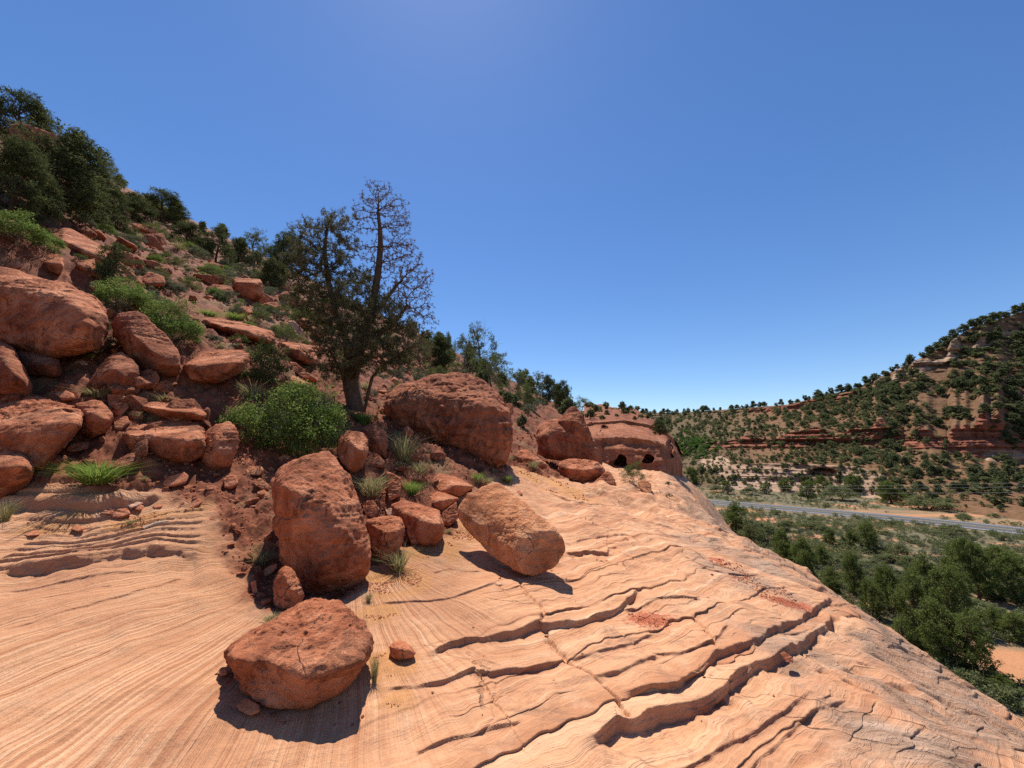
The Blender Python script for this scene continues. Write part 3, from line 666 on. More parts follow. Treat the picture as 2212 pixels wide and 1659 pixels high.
BD(Z4, [(1450,872),(1560,828),(1650,850),(1722,880),(1600,952),(1500,932)], 'low wave-shaped rock just behind the barrel-shaped boulder', front=[(1600,890)], thick=.7, td=.9)
BD(Z4, [(1605,972),(1700,898),(1712,1010),(1640,1062),(1608,1042)], 'rock squeezed in behind the left end of the barrel-shaped boulder', thick=.4)
BD(Z5, [(-203,790),(-130,690),(0,675),(60,640),(180,588),(300,578),(450,605),(550,645),(620,705),(652,780),(697,830),(707,1000),(692,1100),(650,1172),(560,1182),(450,1112),(250,1062),(0,1002),(-150,932)],
   'very large dark boulder with a cracked cap, right of the pine tree', front=[(-150,800),(50,800),(150,740),(330,770),(550,790),(640,830),(600,1000),(300,950)], mat='boulder_dark', thick=2.4, td=.55, fd=.15, p=18, pit=.5, base=(560,1185))
BD(Z5, [(650,790),(692,788),(703,850),(680,865),(652,850)], 'small block clinging to the right shoulder of the very large dark boulder', Y=11.4, thick=.4, mat='boulder_dark')
_pk = BD(Z5, [(848,985),(870,930),(920,898),(970,885),(1020,882),(1100,905),(1190,960),(1227,1010),(1232,1080),(1292,1150),(1312,1202),(1200,1190),(1100,1165),(950,1168),(860,1132)],
   'tall peaked boulder with an orange hollow underneath, perched on rounded rocks', front=[(890,1000),(1000,960),(1100,1000),(900,1100)], mat='boulder_dark', thick=1.6, p=18, chip=4, td=.5, fd=.2, base=(1100,1262), sink=.0)
_p2 = BD(Z5, [(1000,905),(1035,865),(1072,822),(1110,813),(1150,838),(1190,920),(1226,1000),(1225,1060),(1100,1080),(1020,1000)], '', front=[(1090,900),(1150,930),(1110,1010)], mat='boulder_dark', thick=1.2, p=18, chip=4, td=.4, fd=.25, base=(1100,1262), sink=.0)
_p2.name = 'peak'; _p2.parent = _pk; _p2.location = _p2.location - _pk.location
for k_ in ('label', 'category', 'group'):
    if k_ in _p2: del _p2[k_]
BD(Z5, [(985,1232),(1010,1175),(1100,1158),(1280,1178),(1332,1240),(1302,1292),(1150,1322),(1060,1292)], 'rounded boulder under the tall peaked boulder, the broadest of its supports', front=[(1050,1230),(1250,1240)], p=10, thick=1.0, sink=.03)
BD(Z5, [(1230,1332),(1300,1270),(1345,1238),(1387,1300),(1382,1336),(1300,1342)], 'smooth triangular rock at the right foot of the tall peaked boulder', thick=.6, sink=.03)
BD(Z5, [(700,1150),(740,1103),(800,1103),(880,1158),(932,1200),(930,1222),(850,1232),(740,1202)], 'egg-shaped boulder left of the tall peaked boulder', thick=.8, p=9, front=[(800,1160)])
BD(Z5, [(565,1290),(600,1262),(660,1258),(688,1290),(680,1330),(600,1330)], 'low rounded rock at the shadow edge behind the barrel-shaped boulder', thick=.5)
BD(Z5, [(1538,1322),(1590,1300),(1630,1330),(1632,1392),(1590,1395),(1555,1362)], 'lone half-buried boulder beside the sparse shrub on the far slickrock', thick=.6, mat='boulder_tan')
BD(Z5, [(700,1395),(740,1375),(765,1400),(750,1412),(715,1408)], 'thin flake of rock behind the barrel-shaped boulder', thick=.3)
BD(Z1, [(60,560),(140,550),(260,590),(340,640),(420,650),(520,700),(580,770),(560,820),(300,800),(60,700)], 'dark rock knob on the skyline at the upper left, between junipers', thick=3.0, mat='boulder_dark', Y=19.0)
def ST(Z, out, label, mat='stone', **k): return boulder('stone', Z, out, label, mat=mat, cat='stone', **k)
ST(ZF, [(840,1397),(850,1386),(866,1381),(884,1391),(899,1410),(890,1422),(860,1427),(845,1420)], 'single red stone sitting on bare slickrock right of the nearest boulder', front=[(862,1402),(880,1405)], sink=.0, thick=.16)
ST(Z7, [(1275,1155),(1300,1130),(1330,1112),(1400,1150),(1405,1190),(1350,1212),(1290,1182)], 'stone in the shadow at the foot of the nearest boulder', thick=.15, sink=.02)
ST(Z7, [(1176,965),(1195,948),(1228,945),(1226,990),(1190,995)], 'small stone at the left end of the nearest boulder', thick=.1, sink=.02)
ST(ZA, [(880,715),(960,680),(1110,660),(1118,710),(1085,742),(950,738)], 'pale flat stone propped up in front of the bright green clump', mat='stone_pale', thick=.3, sink=.0)
ST(ZA, [(1462,655),(1520,600),(1660,560),(1702,590),(1670,660),(1560,690),(1480,685)], 'red tilted slab stone on the left shelf, biggest there', thick=.3, sink=.02)
ST(ZA, [(1640,890),(1690,830),(1780,800),(1830,820),(1780,870),(1660,905)], 'red flat stone at the edge of the rubble gully, upper of the pair', thick=.25)
ST(ZA, [(1745,910),(1800,860),(1900,890),(1945,930),(1880,950),(1770,945)], 'dark red stone beside the upper flat stone at the gully edge', thick=.25)
ST(ZA, [(1550,1040),(1600,1015),(1760,990),(1750,1030),(1700,1062),(1580,1060)], 'red flat stone lying on the top edge of the layered ledge', thick=.25, sink=.02)
ST(ZA, [(1005,930),(1060,895),(1140,880),(1185,940),(1100,970),(1015,965)], 'red blocky stone, biggest of the cluster on the middle shelf', thick=.25)
ST(ZA, [(900,935),(970,885),(1040,900),(1010,940)], 'purplish stone at the left of the cluster on the middle shelf', thick=.2)
ST(ZA, [(1120,820),(1200,818),(1295,840),(1250,865),(1170,890)], 'whitish slab stone at the top of the cluster on the middle shelf', mat='stone_pale', thick=.25)
ST(ZA, [(1210,900),(1260,850),(1295,865),(1270,905)], 'small red stone at the right of the cluster on the middle shelf', thick=.15)
ST(ZA, [(638,1075),(680,1042),(735,1050),(770,1080),(700,1098)], 'dark red stone alone on the pale sandy shelf', thick=.15, sink=.02)
ST(ZA, [(180,1130),(240,1092),(340,1085),(350,1128),(280,1140)], 'flat purplish stone on the sandy shelf near the left edge', thick=.2, sink=.02)
ST(ZA, [(280,650),(330,620),(440,650),(445,690),(330,700),(285,690)], 'rippled reddish stone beside the boulder cut off by the left edge', thick=.3)
ST(ZA, [(500,700),(560,680),(640,655),(645,685),(570,705)], 'pale wedge stone at the left foot of the bright green clump', mat='stone_pale', thick=.2)
ST(ZA, [(1370,870),(1420,850),(1470,855),(1450,880),(1390,890)], 'small brick-red stone on the slope right of the shelf cluster', thick=.15)
ST(Z2, [(510,915),(545,880),(605,895),(590,945),(530,935)], 'sunlit squarish stone below the dark pointed boulder', mat='stone_pale', thick=.3)
ST(Z2, [(355,985),(390,950),(500,1000),(505,1035),(420,1040)], 'sunlit slab stone left of the dark pointed boulder', thick=.4)
ST(Z2, [(480,770),(520,752),(595,785),(590,805),(510,800)], 'small pale sunlit stone in the dark gap under the huge boulder', mat='stone_pale', thick=.3)
ST(Z4, [(268,690),(300,660),(390,660),(402,690),(370,720),(290,715)], 'bright orange stone sticking out of the gully wall', mat='boulder_tan', thick=.2)
ST(Z4, [(325,775),(370,735),(440,790),(430,812),(380,808)], 'orange angular stone below the bright orange one in the gully wall', mat='boulder_tan', thick=.2)
ST(Z4, [(130,740),(170,715),(215,720),(230,780),(180,808),(132,800)], 'upright red stone in the gully wall left of the orange ones', thick=.25)
ST(Z4, [(365,830),(400,815),(442,850),(438,885),(380,880)], 'orange square stone next to the left side of the tall boulder', mat='boulder_tan', thick=.2)
ST(Z4, [(490,610),(530,580),(590,590),(560,612)], 'orange flat stone on the rubble above the tall boulder', mat='boulder_tan', thick=.2)
ST(Z4, [(210,640),(260,600),(310,605),(300,640),(240,665)], 'grey-red stone near the top of the gully wall', thick=.25)
ST(Z4, [(370,1390),(420,1340),(495,1310),(490,1350),(420,1400)], 'long grey-red stone in the gully beside the upright wedge', thick=.2)
ST(Z4, [(310,1450),(345,1420),(360,1520),(330,1530)], 'upright stone at the edge of the smooth slab in the gully', thick=.12)
ST(ZC, [(330,1090),(360,1075),(435,1130),(430,1158),(375,1155)], 'angular red-brown chip on the dome below the deep ledge', sink=.03, thick=.08)

# ------------------------------------------------------------------ loose stones: one mesh per shape, copied
def random_rock(seed, sub, flat):
    g = np.random.default_rng(seed); pts = g.normal(size=(14, 3)); pts /= np.linalg.norm(pts, axis=1)[:, None]
    pts *= g.uniform(.75, 1.1, (14, 1)); pts = pts * np.array([1, g.uniform(.6, .9), flat])
    return rock_mesh('stone', pts, pts.mean(0), sub, 18, M['stone'], seed, .7)
STONES = [random_rock(500 + k, 4, f) for k, f in enumerate([.35, .5, .6, .75, .45, .3, .65, .55])]
TR = np.hypot(TV[:, 0], TV[:, 1]); TAZ = np.degrees(np.arctan2(TV[:, 0], TV[:, 1]))
def pick(n, cond, seed):
    idx = np.nonzero(cond)[0]; return TV[np.random.default_rng(seed).choice(idx, n, replace=False)].astype(float)
def project(p):
    p = np.asarray(p); f = p[..., 1] * cp + p[..., 2] * sp; b = -p[..., 1] * sp + p[..., 2] * cp
    return CU + F * p[..., 0] / f, CV - F * b / f
TU, TVV = project(TV)
INV = (TU > -20) & (TU < 2230) & (TVV > -20) & (TVV < 1680) & (TV[:, 1] > 0)
def scatter_stones(n, cond, pxr, seed, label, group):
    g = random.Random(seed)
    for p in pick(n, cond & INV, seed):
        px = math.exp(g.uniform(math.log(pxr[0]), math.log(pxr[1]))); sz = px / F * max(p[1], 1) * .5
        o = bpy.data.objects.new('stone', g.choice(STONES)); COL.objects.link(o)
        o.location = (p[0], p[1], p[2] + sz * .12); o.scale = (sz, sz, sz * g.uniform(.8, 1.2))
        o.rotation_euler = (g.uniform(-.35, .35), g.uniform(-.35, .35), g.uniform(0, 6.28)); tag(o, label, 'stone', group)
soilm = TSOIL > .6
scatter_stones(170, soilm & (TR > 6) & (TR < 40) & (TU < 900) & (TVV < 1000), (11, 44), 1, 'loose red stone scattered over the talus slope among grass and shrubs', 'loose stones on the talus slope')
scatter_stones(60, soilm & (TU > 420) & (TU < 620) & (TVV > 990) & (TVV < 1330), (8, 28), 2, 'red stone in the shaded rubble gully left of the tall boulder', 'stones in the rubble gully')
scatter_stones(40, soilm & (TU > 200) & (TU < 470) & (TVV > 990) & (TVV < 1120), (6, 18), 3, 'small red stone on the left shelf below the long boulder', 'stones on the left shelf')
scatter_stones(30, soilm & (TU > 800) & (TU < 1300) & (TVV > 880) & (TVV < 1180), (6, 20), 4, 'small stone among the boulders above the open slickrock', 'stones above the slickrock')

BIGROCKS = [rock_mesh('boulder', *(lambda g: (lambda q: (q, q.mean(0)))((lambda d: d / np.linalg.norm(d, axis=1)[:, None] * g.uniform(.75, 1.1, (16, 1)) * np.array([1, g.uniform(.65, .9), g.uniform(.5, .8)]))(g.normal(size=(16, 3)))))(np.random.default_rng(900 + k)), 6, 40, M['boulder_red' if k % 2 else 'boulder_dark'], 900 + k, .9) for k in range(6)]
def scatter_boulders(n, cond, pxr, seed, label, group):
    g = random.Random(seed)
    for k, p in enumerate(pick(n, cond & INV, seed)):
        px = math.exp(g.uniform(math.log(pxr[0]), math.log(pxr[1]))); sz = px / F * max(p[1], 1) * .5
        o = bpy.data.objects.new('boulder', BIGROCKS[k % 6]); COL.objects.link(o); o.location = (p[0], p[1], p[2] + sz * .15); o.scale = (sz, sz, sz * g.uniform(.85, 1.15))
        o.rotation_euler = (g.uniform(-.3, .3), g.uniform(-.3, .3), g.uniform(0, 6.28)); tag(o, label, 'boulder', group)
scatter_boulders(45, soilm & (TR > 5.4) & (TR < 10) & (TU < 460) & (TVV > 640) & (TVV < 1010), (35, 80), 41, 'medium red boulder filling gaps in the pile under the huge overhanging boulder', 'filler boulders in the left pile')
scatter_boulders(85, soilm & (TR > 9) & (TR < 40) & (TU < 760) & (TVV < 760), (22, 70), 42, 'medium boulder strewn over the upper talus slope among bushes', 'boulders strewn over the upper slope')
scatter_boulders(26, soilm & (TR > 10) & (TR < 40) & (TU > 800) & (TU < 1240) & (TVV > 690) & (TVV < 900), (18, 46), 44, 'medium boulder on the slope between the pine and the cave cliff', 'boulders on the slope behind the pine')
scatter_boulders(14, soilm & (TR > 6) & (TR < 14) & (TU > 790) & (TU < 1130) & (TVV > 960), (20, 48), 43, 'medium rock among grasses between the very large dark boulder and the sand', 'rocks below the very large boulder')

# ------------------------------------------------------------------ gravel (uncountable)
def instanced(tv, tf, pos, rot, scl):
    V = np.einsum('nij,kj->nki', rot, tv) * scl[:, None, :] + pos[:, None, :] if scl.ndim == 2 else np.einsum('nij,kj->nki', rot, tv) * scl[:, None, None] + pos[:, None, :]
    n, k = V.shape[:2]
    Fc = tf[None] + (np.arange(n) * k)[:, None, None]
    return V.reshape(-1, 3), Fc.reshape(-1, tf.shape[1])
def rand_rot(n, g):
    q = g.normal(size=(n, 4)); q /= np.linalg.norm(q, axis=1)[:, None]; w, x, y, z = q.T
    return np.stack([np.stack([1-2*(y*y+z*z), 2*(x*y-z*w), 2*(x*z+y*w)], -1), np.stack([2*(x*y+z*w), 1-2*(x*x+z*z), 2*(y*z-x*w)], -1), np.stack([2*(x*z-y*w), 2*(y*z+x*w), 1-2*(x*x+y*y)], -1)], -2)
def basis(d, g):
    d = d / np.linalg.norm(d, axis=1)[:, None]; a = g.normal(size=d.shape)
    x = np.cross(a, d); x /= np.linalg.norm(x, axis=1)[:, None] + 1e-9; y = np.cross(d, x)
    return np.stack([x, y, d], -1)
def chips(name, n, cond, pxr, seed, label, mat):
    g = np.random.default_rng(seed); p = pick(n, cond & INV, seed)
    sz = np.exp(g.uniform(math.log(pxr[0]), math.log(pxr[1]), n)) / F * p[:, 1] * .5
    dv, df = ico(1); tv = dv * np.array([1, .8, .5])
    V, Fc = instanced(tv, df, p + np.array([0, 0, 1]) * (sz * .2)[:, None], rand_rot(n, g), sz)
    o = link(name, mesh_np(name, V, Fc, [mat], smooth=False)); tag(o, label, 'gravel', kind='stuff')
chips('gravel', 5200, soilm & (TR < 40) & (TVV > 480), (2.0, 7.5), 11, 'red gravel and chips strewn over the talus soil', M['stone'])
redm = blobs(TV[:, 0].astype(float), TV[:, 1].astype(float), [(u, v, r * .8, a) for u, v, r, a in REDS + SANDS]) > .45
redm &= fbm(TV[:, :2] * 2.7, 3, 88) > .05
chips('rock_chips', 1500, redm & (TSOIL < .4), (1.6, 5.0), 12, 'small red chips and crumbs lying on the bare slickrock', M['stone'])

# ------------------------------------------------------------------ cave outcrop
def build_cave():
    h0 = hit(1345, 1012); Y0 = 27.0
    na, nb = 260, 130
    uu = np.linspace(1262, 1474, na); top_u = [1262, 1283, 1345, 1400, 1440, 1462, 1474]; top_v = [915, 911, 906, 915, 934, 958, 985]
    V = []
    for j in range(nb):
        b = j / (nb - 1)
        vt = np.interp(uu, top_u, top_v); vb = np.interp(uu, [1262, 1474], [1018, 1030])
        v = vt + (vb - vt) * (1 - b)
        dist = Y0 + .02 * (uu - 1262) * 0 + 6.0 * sstep(1432, 1474, uu) ** 1.5 + 1.6 * b * b + 5.0 * sstep(.66, 1.0, b)
        V.append(P(uu, v, dist))
    V = np.array(V).reshape(-1, 3); U, W = project(V)
    x = V[:, 0]; zz = V[:, 2]; q = np.stack([x, V[:, 1] * .4, zz], -1)
    dep = .55 * fbm(q * .35, 3, 301) * .8 + .11 * fbm(np.stack([x * .25, x * 0, zz * 2.6], -1), 4, 302) + .12 * fbm(q * 1.6, 4, 303)
    for cu, cv, ru, rv, dd in [(1342, 997, 13, 14, 3.4), (1400, 991, 13, 11.5, 2.0), (1446, 972, 8, 26, 1.6), (1306, 926, 11, 8, .7), (1325, 1000, 9, 5, .6)]:
        cv2 = cv + rv * .55; e = ((U - cu - 2 * np.sin(W * .3)) / ru) ** 2 + (np.clip(cv2 - W, 0, None) / (rv * 1.5)) ** 2 + (np.clip(W - cv2, 0, None) / 4.0) ** 2 + .18 * fbm(q * 1.2, 2, 305)
        dep += dd * (1 - sstep(.55, 1.15, e))
    tl = np.interp(U, top_u, top_v); fz = (W - tl) / (1008 - tl); dep += -.45 * np.exp(-((fz - .02) / .03) ** 2) + .25 * np.exp(-((fz - .12) / .05) ** 2) - .0 * np.exp(-((fz - .36) / .05) ** 2) + .3 * np.exp(-((fz - .5) / .1) ** 2) * (U > 1300) + .9 * sstep(.0, .45, .45 - fz) * 0
    dirs = V / np.linalg.norm(V, axis=1)[:, None]; dirs[:, 2] *= .2
    Vf = V + dirs * dep[:, None]
    tv_ = np.interp(uu, top_u, top_v)
    back2 = P(uu, tv_ - 3 + 1.5 * fbm(np.stack([uu * .06, uu * 0], -1), 3, 306), 36.0); back3 = P(uu, np.minimum(np.interp(uu, [1262, 1370, 1420, 1474], [872, 882, 915, 975]) + 3 * fbm(np.stack([uu * .05, uu * 0 + 2], -1), 3, 307), tv_ - 1), 62.0)
    right = Vf.reshape(nb, na, 3)[:, -1] + np.array([2.5, 7.0, -2.0])
    Va = np.concatenate([Vf, back2, back3]); n0 = nb * na
    i = np.arange(nb - 1)[:, None] * na + np.arange(na - 1)[None]
    q1 = np.stack([i, i + 1, i + na + 1, i + na], -1).reshape(-1, 4)
    k = np.arange(na - 1)
    q2 = np.stack([(nb-1)*na + k, (nb-1)*na + k + 1, n0 + k + 1, n0 + k], -1)
    q3 = np.stack([n0 + k, n0 + k + 1, n0 + na + k + 1, n0 + na + k], -1)
    nR = len(Va); Va = np.concatenate([Va, right]); kk = np.arange(nb - 1)
    q4 = np.stack([kk * na + na - 1, nR + kk, nR + kk + 1, (kk + 1) * na + na - 1], -1)
    c = Va.mean(0)
    o = link('rock_outcrop', mesh_np('rock_outcrop', Va - c, [q1, q2, q3, q4], [M['boulder_cliff'], M['terrain_soil']], midx=np.concatenate([np.zeros(len(q1)), np.ones(len(q2) + len(q3)), np.zeros(len(q4))])), c)
    tag(o, 'low red sandstone cliff with rounded cave openings beyond the slickrock', 'cliff')
M['boulder_cliff'] = boulder_mat('cave_cliff_sandstone', (.27, .085, .04), (.38, .135, .066), (.50, .215, .12), .05, .2, 1.5, .5)
t_ = NT('cliff_top_soil'); c1_ = t_.noise(t_.coord(), 2.2, 7, .7); M['terrain_soil'] = t_.done(t_.ramp(c1_, [(.3, (.12, .035, .018)), (.5, (.22, .07, .033)), (.7, (.36, .14, .07))]), t_.bump(c1_, .8, .2))
build_cave()

scatter_stones(16, (TSOIL < .5) & (TU > 465) & (TU < 820) & (TVV > 1440) & (TVV < 1575), (6, 20), 5, 'small stone lying around the foot of the nearest boulder', 'stones around the nearest boulder')
scatter_stones(12, (TSOIL < .5) & (TU > 1000) & (TU < 1240) & (TVV > 1180) & (TVV < 1275), (5, 13), 6, 'small stone around the barrel-shaped boulder', 'stones around the barrel boulder')
scatter_stones(26, (TSOIL < .5) & (TU > 800) & (TU < 1700) & (TVV > 1180) & (TVV < 1560), (4, 11), 7, 'tiny red stone on the bare slickrock', 'stones on the slickrock')

# ------------------------------------------------------------------ plants: builders
def tubes(A, B, ra, rb, sides=5):
    A, B = np.asarray(A, float), np.asarray(B, float); n = len(A)
    d = B - A; L = np.linalg.norm(d, axis=1) + 1e-9; d /= L[:, None]
    up = np.where(np.abs(d[:, 2:3]) < .9, [[0, 0, 1.0]], [[1.0, 0, 0]]); x = np.cross(up, d); x /= np.linalg.norm(x, axis=1)[:, None]; y = np.cross(d, x)
    th = np.arange(sides) / sides * 2 * math.pi; c, s_ = np.cos(th), np.sin(th)
    ring = x[:, None] * c[None, :, None] + y[:, None] * s_[None, :, None]
    B2 = B + d * (np.asarray(rb)[:, None] * .5)
    V = np.concatenate([A[:, None] + ring * np.asarray(ra)[:, None, None], B2[:, None] + ring * np.asarray(rb)[:, None, None]], 1).reshape(-1, 3)
    k = np.arange(sides); q = np.stack([k, (k + 1) % sides, sides + (k + 1) % sides, sides + k], -1)
    return V, (q[None] + (np.arange(n) * 2 * sides)[:, None, None]).reshape(-1, 4)
def colonize(att, nodes, parents, step, infl, kill, iters=160, up=.0, seed=0):
    g = np.random.default_rng(seed); att = np.asarray(att, float)
    nodes = [np.array(n, float) for n in nodes]; parents = list(parents)
    NN = np.array(nodes); D = np.linalg.norm(att[:, None] - NN[None], axis=2); near = D.argmin(1); dist = D.min(1); alive = dist > kill
    for it in range(iters):
        if not alive.any(): break
        m = alive & (dist < infl)
        if not m.any(): m = alive & (dist < dist[alive].min() * 1.3)
        ids = np.unique(near[m]); new = []
        for i in ids:
            a = att[m & (near == i)] - nodes[i]; v = (a / (np.linalg.norm(a, axis=1)[:, None] + 1e-9)).mean(0); v += g.normal(size=3) * .13; v[2] += up
            nv = np.linalg.norm(v)
            if nv < .05: continue
            new.append((nodes[i] + v / nv * step, i))
        if not new: break
        k0 = len(nodes)
        for p_, i in new: nodes.append(p_); parents.append(int(i))
        NN = np.array([p_ for p_, _ in new]); D = np.linalg.norm(att[:, None] - NN[None], axis=2); mi = D.argmin(1); md = D.min(1)
        b = md < dist; near[b] = mi[b] + k0; dist[b] = md[b]; alive = dist > kill
    return np.array(nodes), parents
def radii(nodes, parents, tip, ex=2.4):
    r = np.zeros(len(nodes)); acc = np.zeros(len(nodes))
    order = range(len(nodes) - 1, -1, -1)
    for i in order:
        r[i] = max(tip, acc[i] ** (1 / ex))
        if parents[i] >= 0: acc[parents[i]] += r[i] ** ex
    return r
def clustered(blobs_, n, g, shell=.45, per=9, sig=.16):
    c, d = blob_points(blobs_, max(n // per, 4), g, shell); sz = np.mean([b[1].mean() for b in blobs_])
    p = np.repeat(c, per, 0) + g.normal(size=(len(c) * per, 3)) * sig * sz; return p, np.repeat(d, per, 0)
def blob_points(blobs_, n, g, shell=.45):
    """points spread through ellipsoids given as (center, radii), denser toward their outside"""
    w = np.array([b[1][0] * b[1][1] + b[1][2] * b[1][0] for b in blobs_]); k = g.choice(len(blobs_), n, p=w / w.sum())
    d = g.normal(size=(n, 3)); d /= np.linalg.norm(d, axis=1)[:, None]; rr = g.uniform(0, 1, n) ** shell
    C_ = np.array([b[0] for b in blobs_])[k]; R_ = np.array([b[1] for b in blobs_])[k]
    return C_ + d * rr[:, None] * R_, d
def tuft(kind, g):
    V, Fc = [], []
    def tri(base, dirn, L, w):
        d = dirn / np.linalg.norm(dirn); s_ = np.cross(d, g.normal(size=3)); s_ /= np.linalg.norm(s_)
        k = len(V); V.extend([base - s_ * w, base + s_ * w, base + d * L]); Fc.append([k, k + 1, k + 2])
    if kind == 'needle':
        for _ in range(11):
            d = np.array([g.normal() * .75, g.normal() * .75, g.uniform(.1, 1)]); tri(np.array([0, 0, g.uniform(-.4, .3)]), d, g.uniform(.6, 1), .075)
    elif kind == 'spray':
        for _ in range(8):
            d = np.array([g.normal() * .6, g.normal() * .6, g.uniform(.2, 1)]); tri(g.normal(size=3) * .32, d, g.uniform(.5, .9), .15)
    elif kind == 'leaf':
        for _ in range(6):
            tri(g.normal(size=3) * .55, g.normal(size=3) + np.array([0, 0, .3]), g.uniform(.45, .75), .24)
    elif kind == 'far':
        for _ in range(5):
            tri(g.normal(size=3) * .4, g.normal(size=3) + np.array([0, 0, .6]), g.uniform(.8, 1.2), .42)
    return np.array(V), np.array(Fc)
def leaf_mesh(name, pts, dirs, size, kind, mat, g, var=.35):
    tvs = [tuft(kind, g) for _ in range(3)]; Vs, Fs, off = [], [], 0
    sel = g.integers(0, 3, len(pts)); rot = basis(dirs + g.normal(size=dirs.shape) * .35, g); sz = size * g.uniform(1 - var, 1 + var, len(pts))
    for k in range(3):
        m = sel == k
        if not m.any(): continue
        V, Fc = instanced(tvs[k][0], tvs[k][1], pts[m], rot[m], sz[m]); Vs.append(V); Fs.append(Fc + off); off += len(V)
    return mesh_np(name, np.concatenate(Vs), np.concatenate(Fs), [mat], smooth=False)
def limbs(blobs_, trunk_top, r0, g, lean=.06, n_tr=6, twigs=3, squash=1.0):
    """trunk with a limb to every blob of the crown; unit-height plant"""
    tr = [np.zeros(3)]; a = g.uniform(0, 6.28)
    for k in range(1, n_tr + 1):
        tr.append(np.array([lean * math.cos(a + k * .7) * k / n_tr + g.normal() * .012, lean * math.sin(a + k * .7) * k / n_tr + g.normal() * .012, trunk_top * k / n_tr]))
    tr = np.array(tr); A, B, ra, rb = [], [], [], []
    for k in range(n_tr):
        A.append(tr[k]); B.append(tr[k + 1]); ra.append(r0 * (1 - .75 * k / n_tr)); rb.append(r0 * (1 - .75 * (k + 1) / n_tr))
    for c, R_ in blobs_:
        h = np.clip(c[2] - .12 - .3 * math.hypot(c[0], c[1]), .04, trunk_top) / trunk_top * n_tr; k = min(int(h), n_tr - 1); p0 = tr[k] + (tr[k + 1] - tr[k]) * (h - k)
        p2 = np.array(c); p1 = p0 * .45 + p2 * .55 + np.array([0, 0, -.03]) + g.normal(size=3) * .02; rr = r0 * .32
        pts = [p0, (p0 + p1) / 2 + g.normal(size=3) * .008, p1, p2]
        for q in range(3): A.append(pts[q]); B.append(pts[q + 1]); ra.append(rr * (1 - .27 * q)); rb.append(rr * (1 - .27 * (q + 1)))
        for _ in range(twigs):
            e = p2 + g.normal(size=3) * np.array(R_) * .6; A.append(p2 + (p1 - p2) * g.uniform(0, .5)); B.append(e); ra.append(rr * .2); rb.append(rr * .08)
    return np.array(A), np.array(B), np.array(ra), np.array(rb)
def crown_blobs(kind, g, n):
    out = []
    for i in range(n):
        if kind == 'juniper':
            z = .16 + .74 * (i + g.uniform(0, 1)) / n; R_ = .33 * (1 - ((z - .36) / .66) ** 2) if z > .36 else .33 * (.55 + .45 * z / .36)
            a = i * 2.4 + g.normal() * .5; rr = R_ * g.uniform(.45, 1.0); b = g.uniform(.10, .155)
            out.append((np.array([rr * math.cos(a), rr * math.sin(a), z]), np.array([b, b, b * g.uniform(.75, 1.05)])))
        elif kind == 'cone':
            z = .12 + .80 * (i + g.uniform(0, 1)) / n; R_ = .27 * (1 - z) ** .8 + .02
            a = i * 2.4 + g.normal() * .4; b = .09 + .06 * (1 - z); out.append((np.array([R_ * math.cos(a), R_ * math.sin(a), z]), np.array([b, b, b * 1.1])))
        else:   # bush
            a = i * 2.4 + g.normal() * .5; rr = .38 * math.sqrt((i + .5) / n); z = .14 + (.68 * (1 - (rr / .44) ** 2) + .06) * g.uniform(.25, 1) ** .6; b = g.uniform(.11, .18)
            out.append((np.array([rr * math.cos(a), rr * math.sin(a), z]), np.array([b, b, b * .9])))
    if kind != 'bush': out.append((np.array([g.normal() * .02, g.normal() * .02, .92]), np.array([.07, .07, .09])))
    return out
TPL = {}
def template(key, kind, n_blob, n_leaf, size, tk, leafmat, barkmat, seed, r0=.035, ttop=.75, shell=.45, twigs=3, one=False):
    g = np.random.default_rng(seed); bl = crown_blobs(kind, g, n_blob); pts, d = clustered(bl, n_leaf, g, shell, 9 if not one else 4, .22)
    keep = pts[:, 2] > .02; pts, d = pts[keep], d[keep] + np.array([0, 0, .35])
    cm = leaf_mesh('crown', pts, d, size, tk, M[leafmat], g)
    A, B, ra, rb = limbs(bl, ttop, r0, g, twigs=twigs); V, Fc = tubes(A, B, ra, rb, 5 if not one else 4)
    tm = mesh_np('trunk', V, Fc, [M[barkmat]])
    if one:
        n1 = len(cm.vertices); V1 = np.empty(n1 * 3, np.float32); cm.vertices.foreach_get('co', V1)
        F1 = np.array([p.vertices[:] for p in cm.polygons])
        me = mesh_np(key, np.concatenate([V1.reshape(-1, 3), V]), [F1, Fc + n1], [M[leafmat], M[barkmat]], midx=np.concatenate([np.zeros(len(F1)), np.ones(len(Fc))]), smooth=False)
        TPL.setdefault(key, []).append(me)
    else: TPL.setdefault(key, []).append((cm, tm))
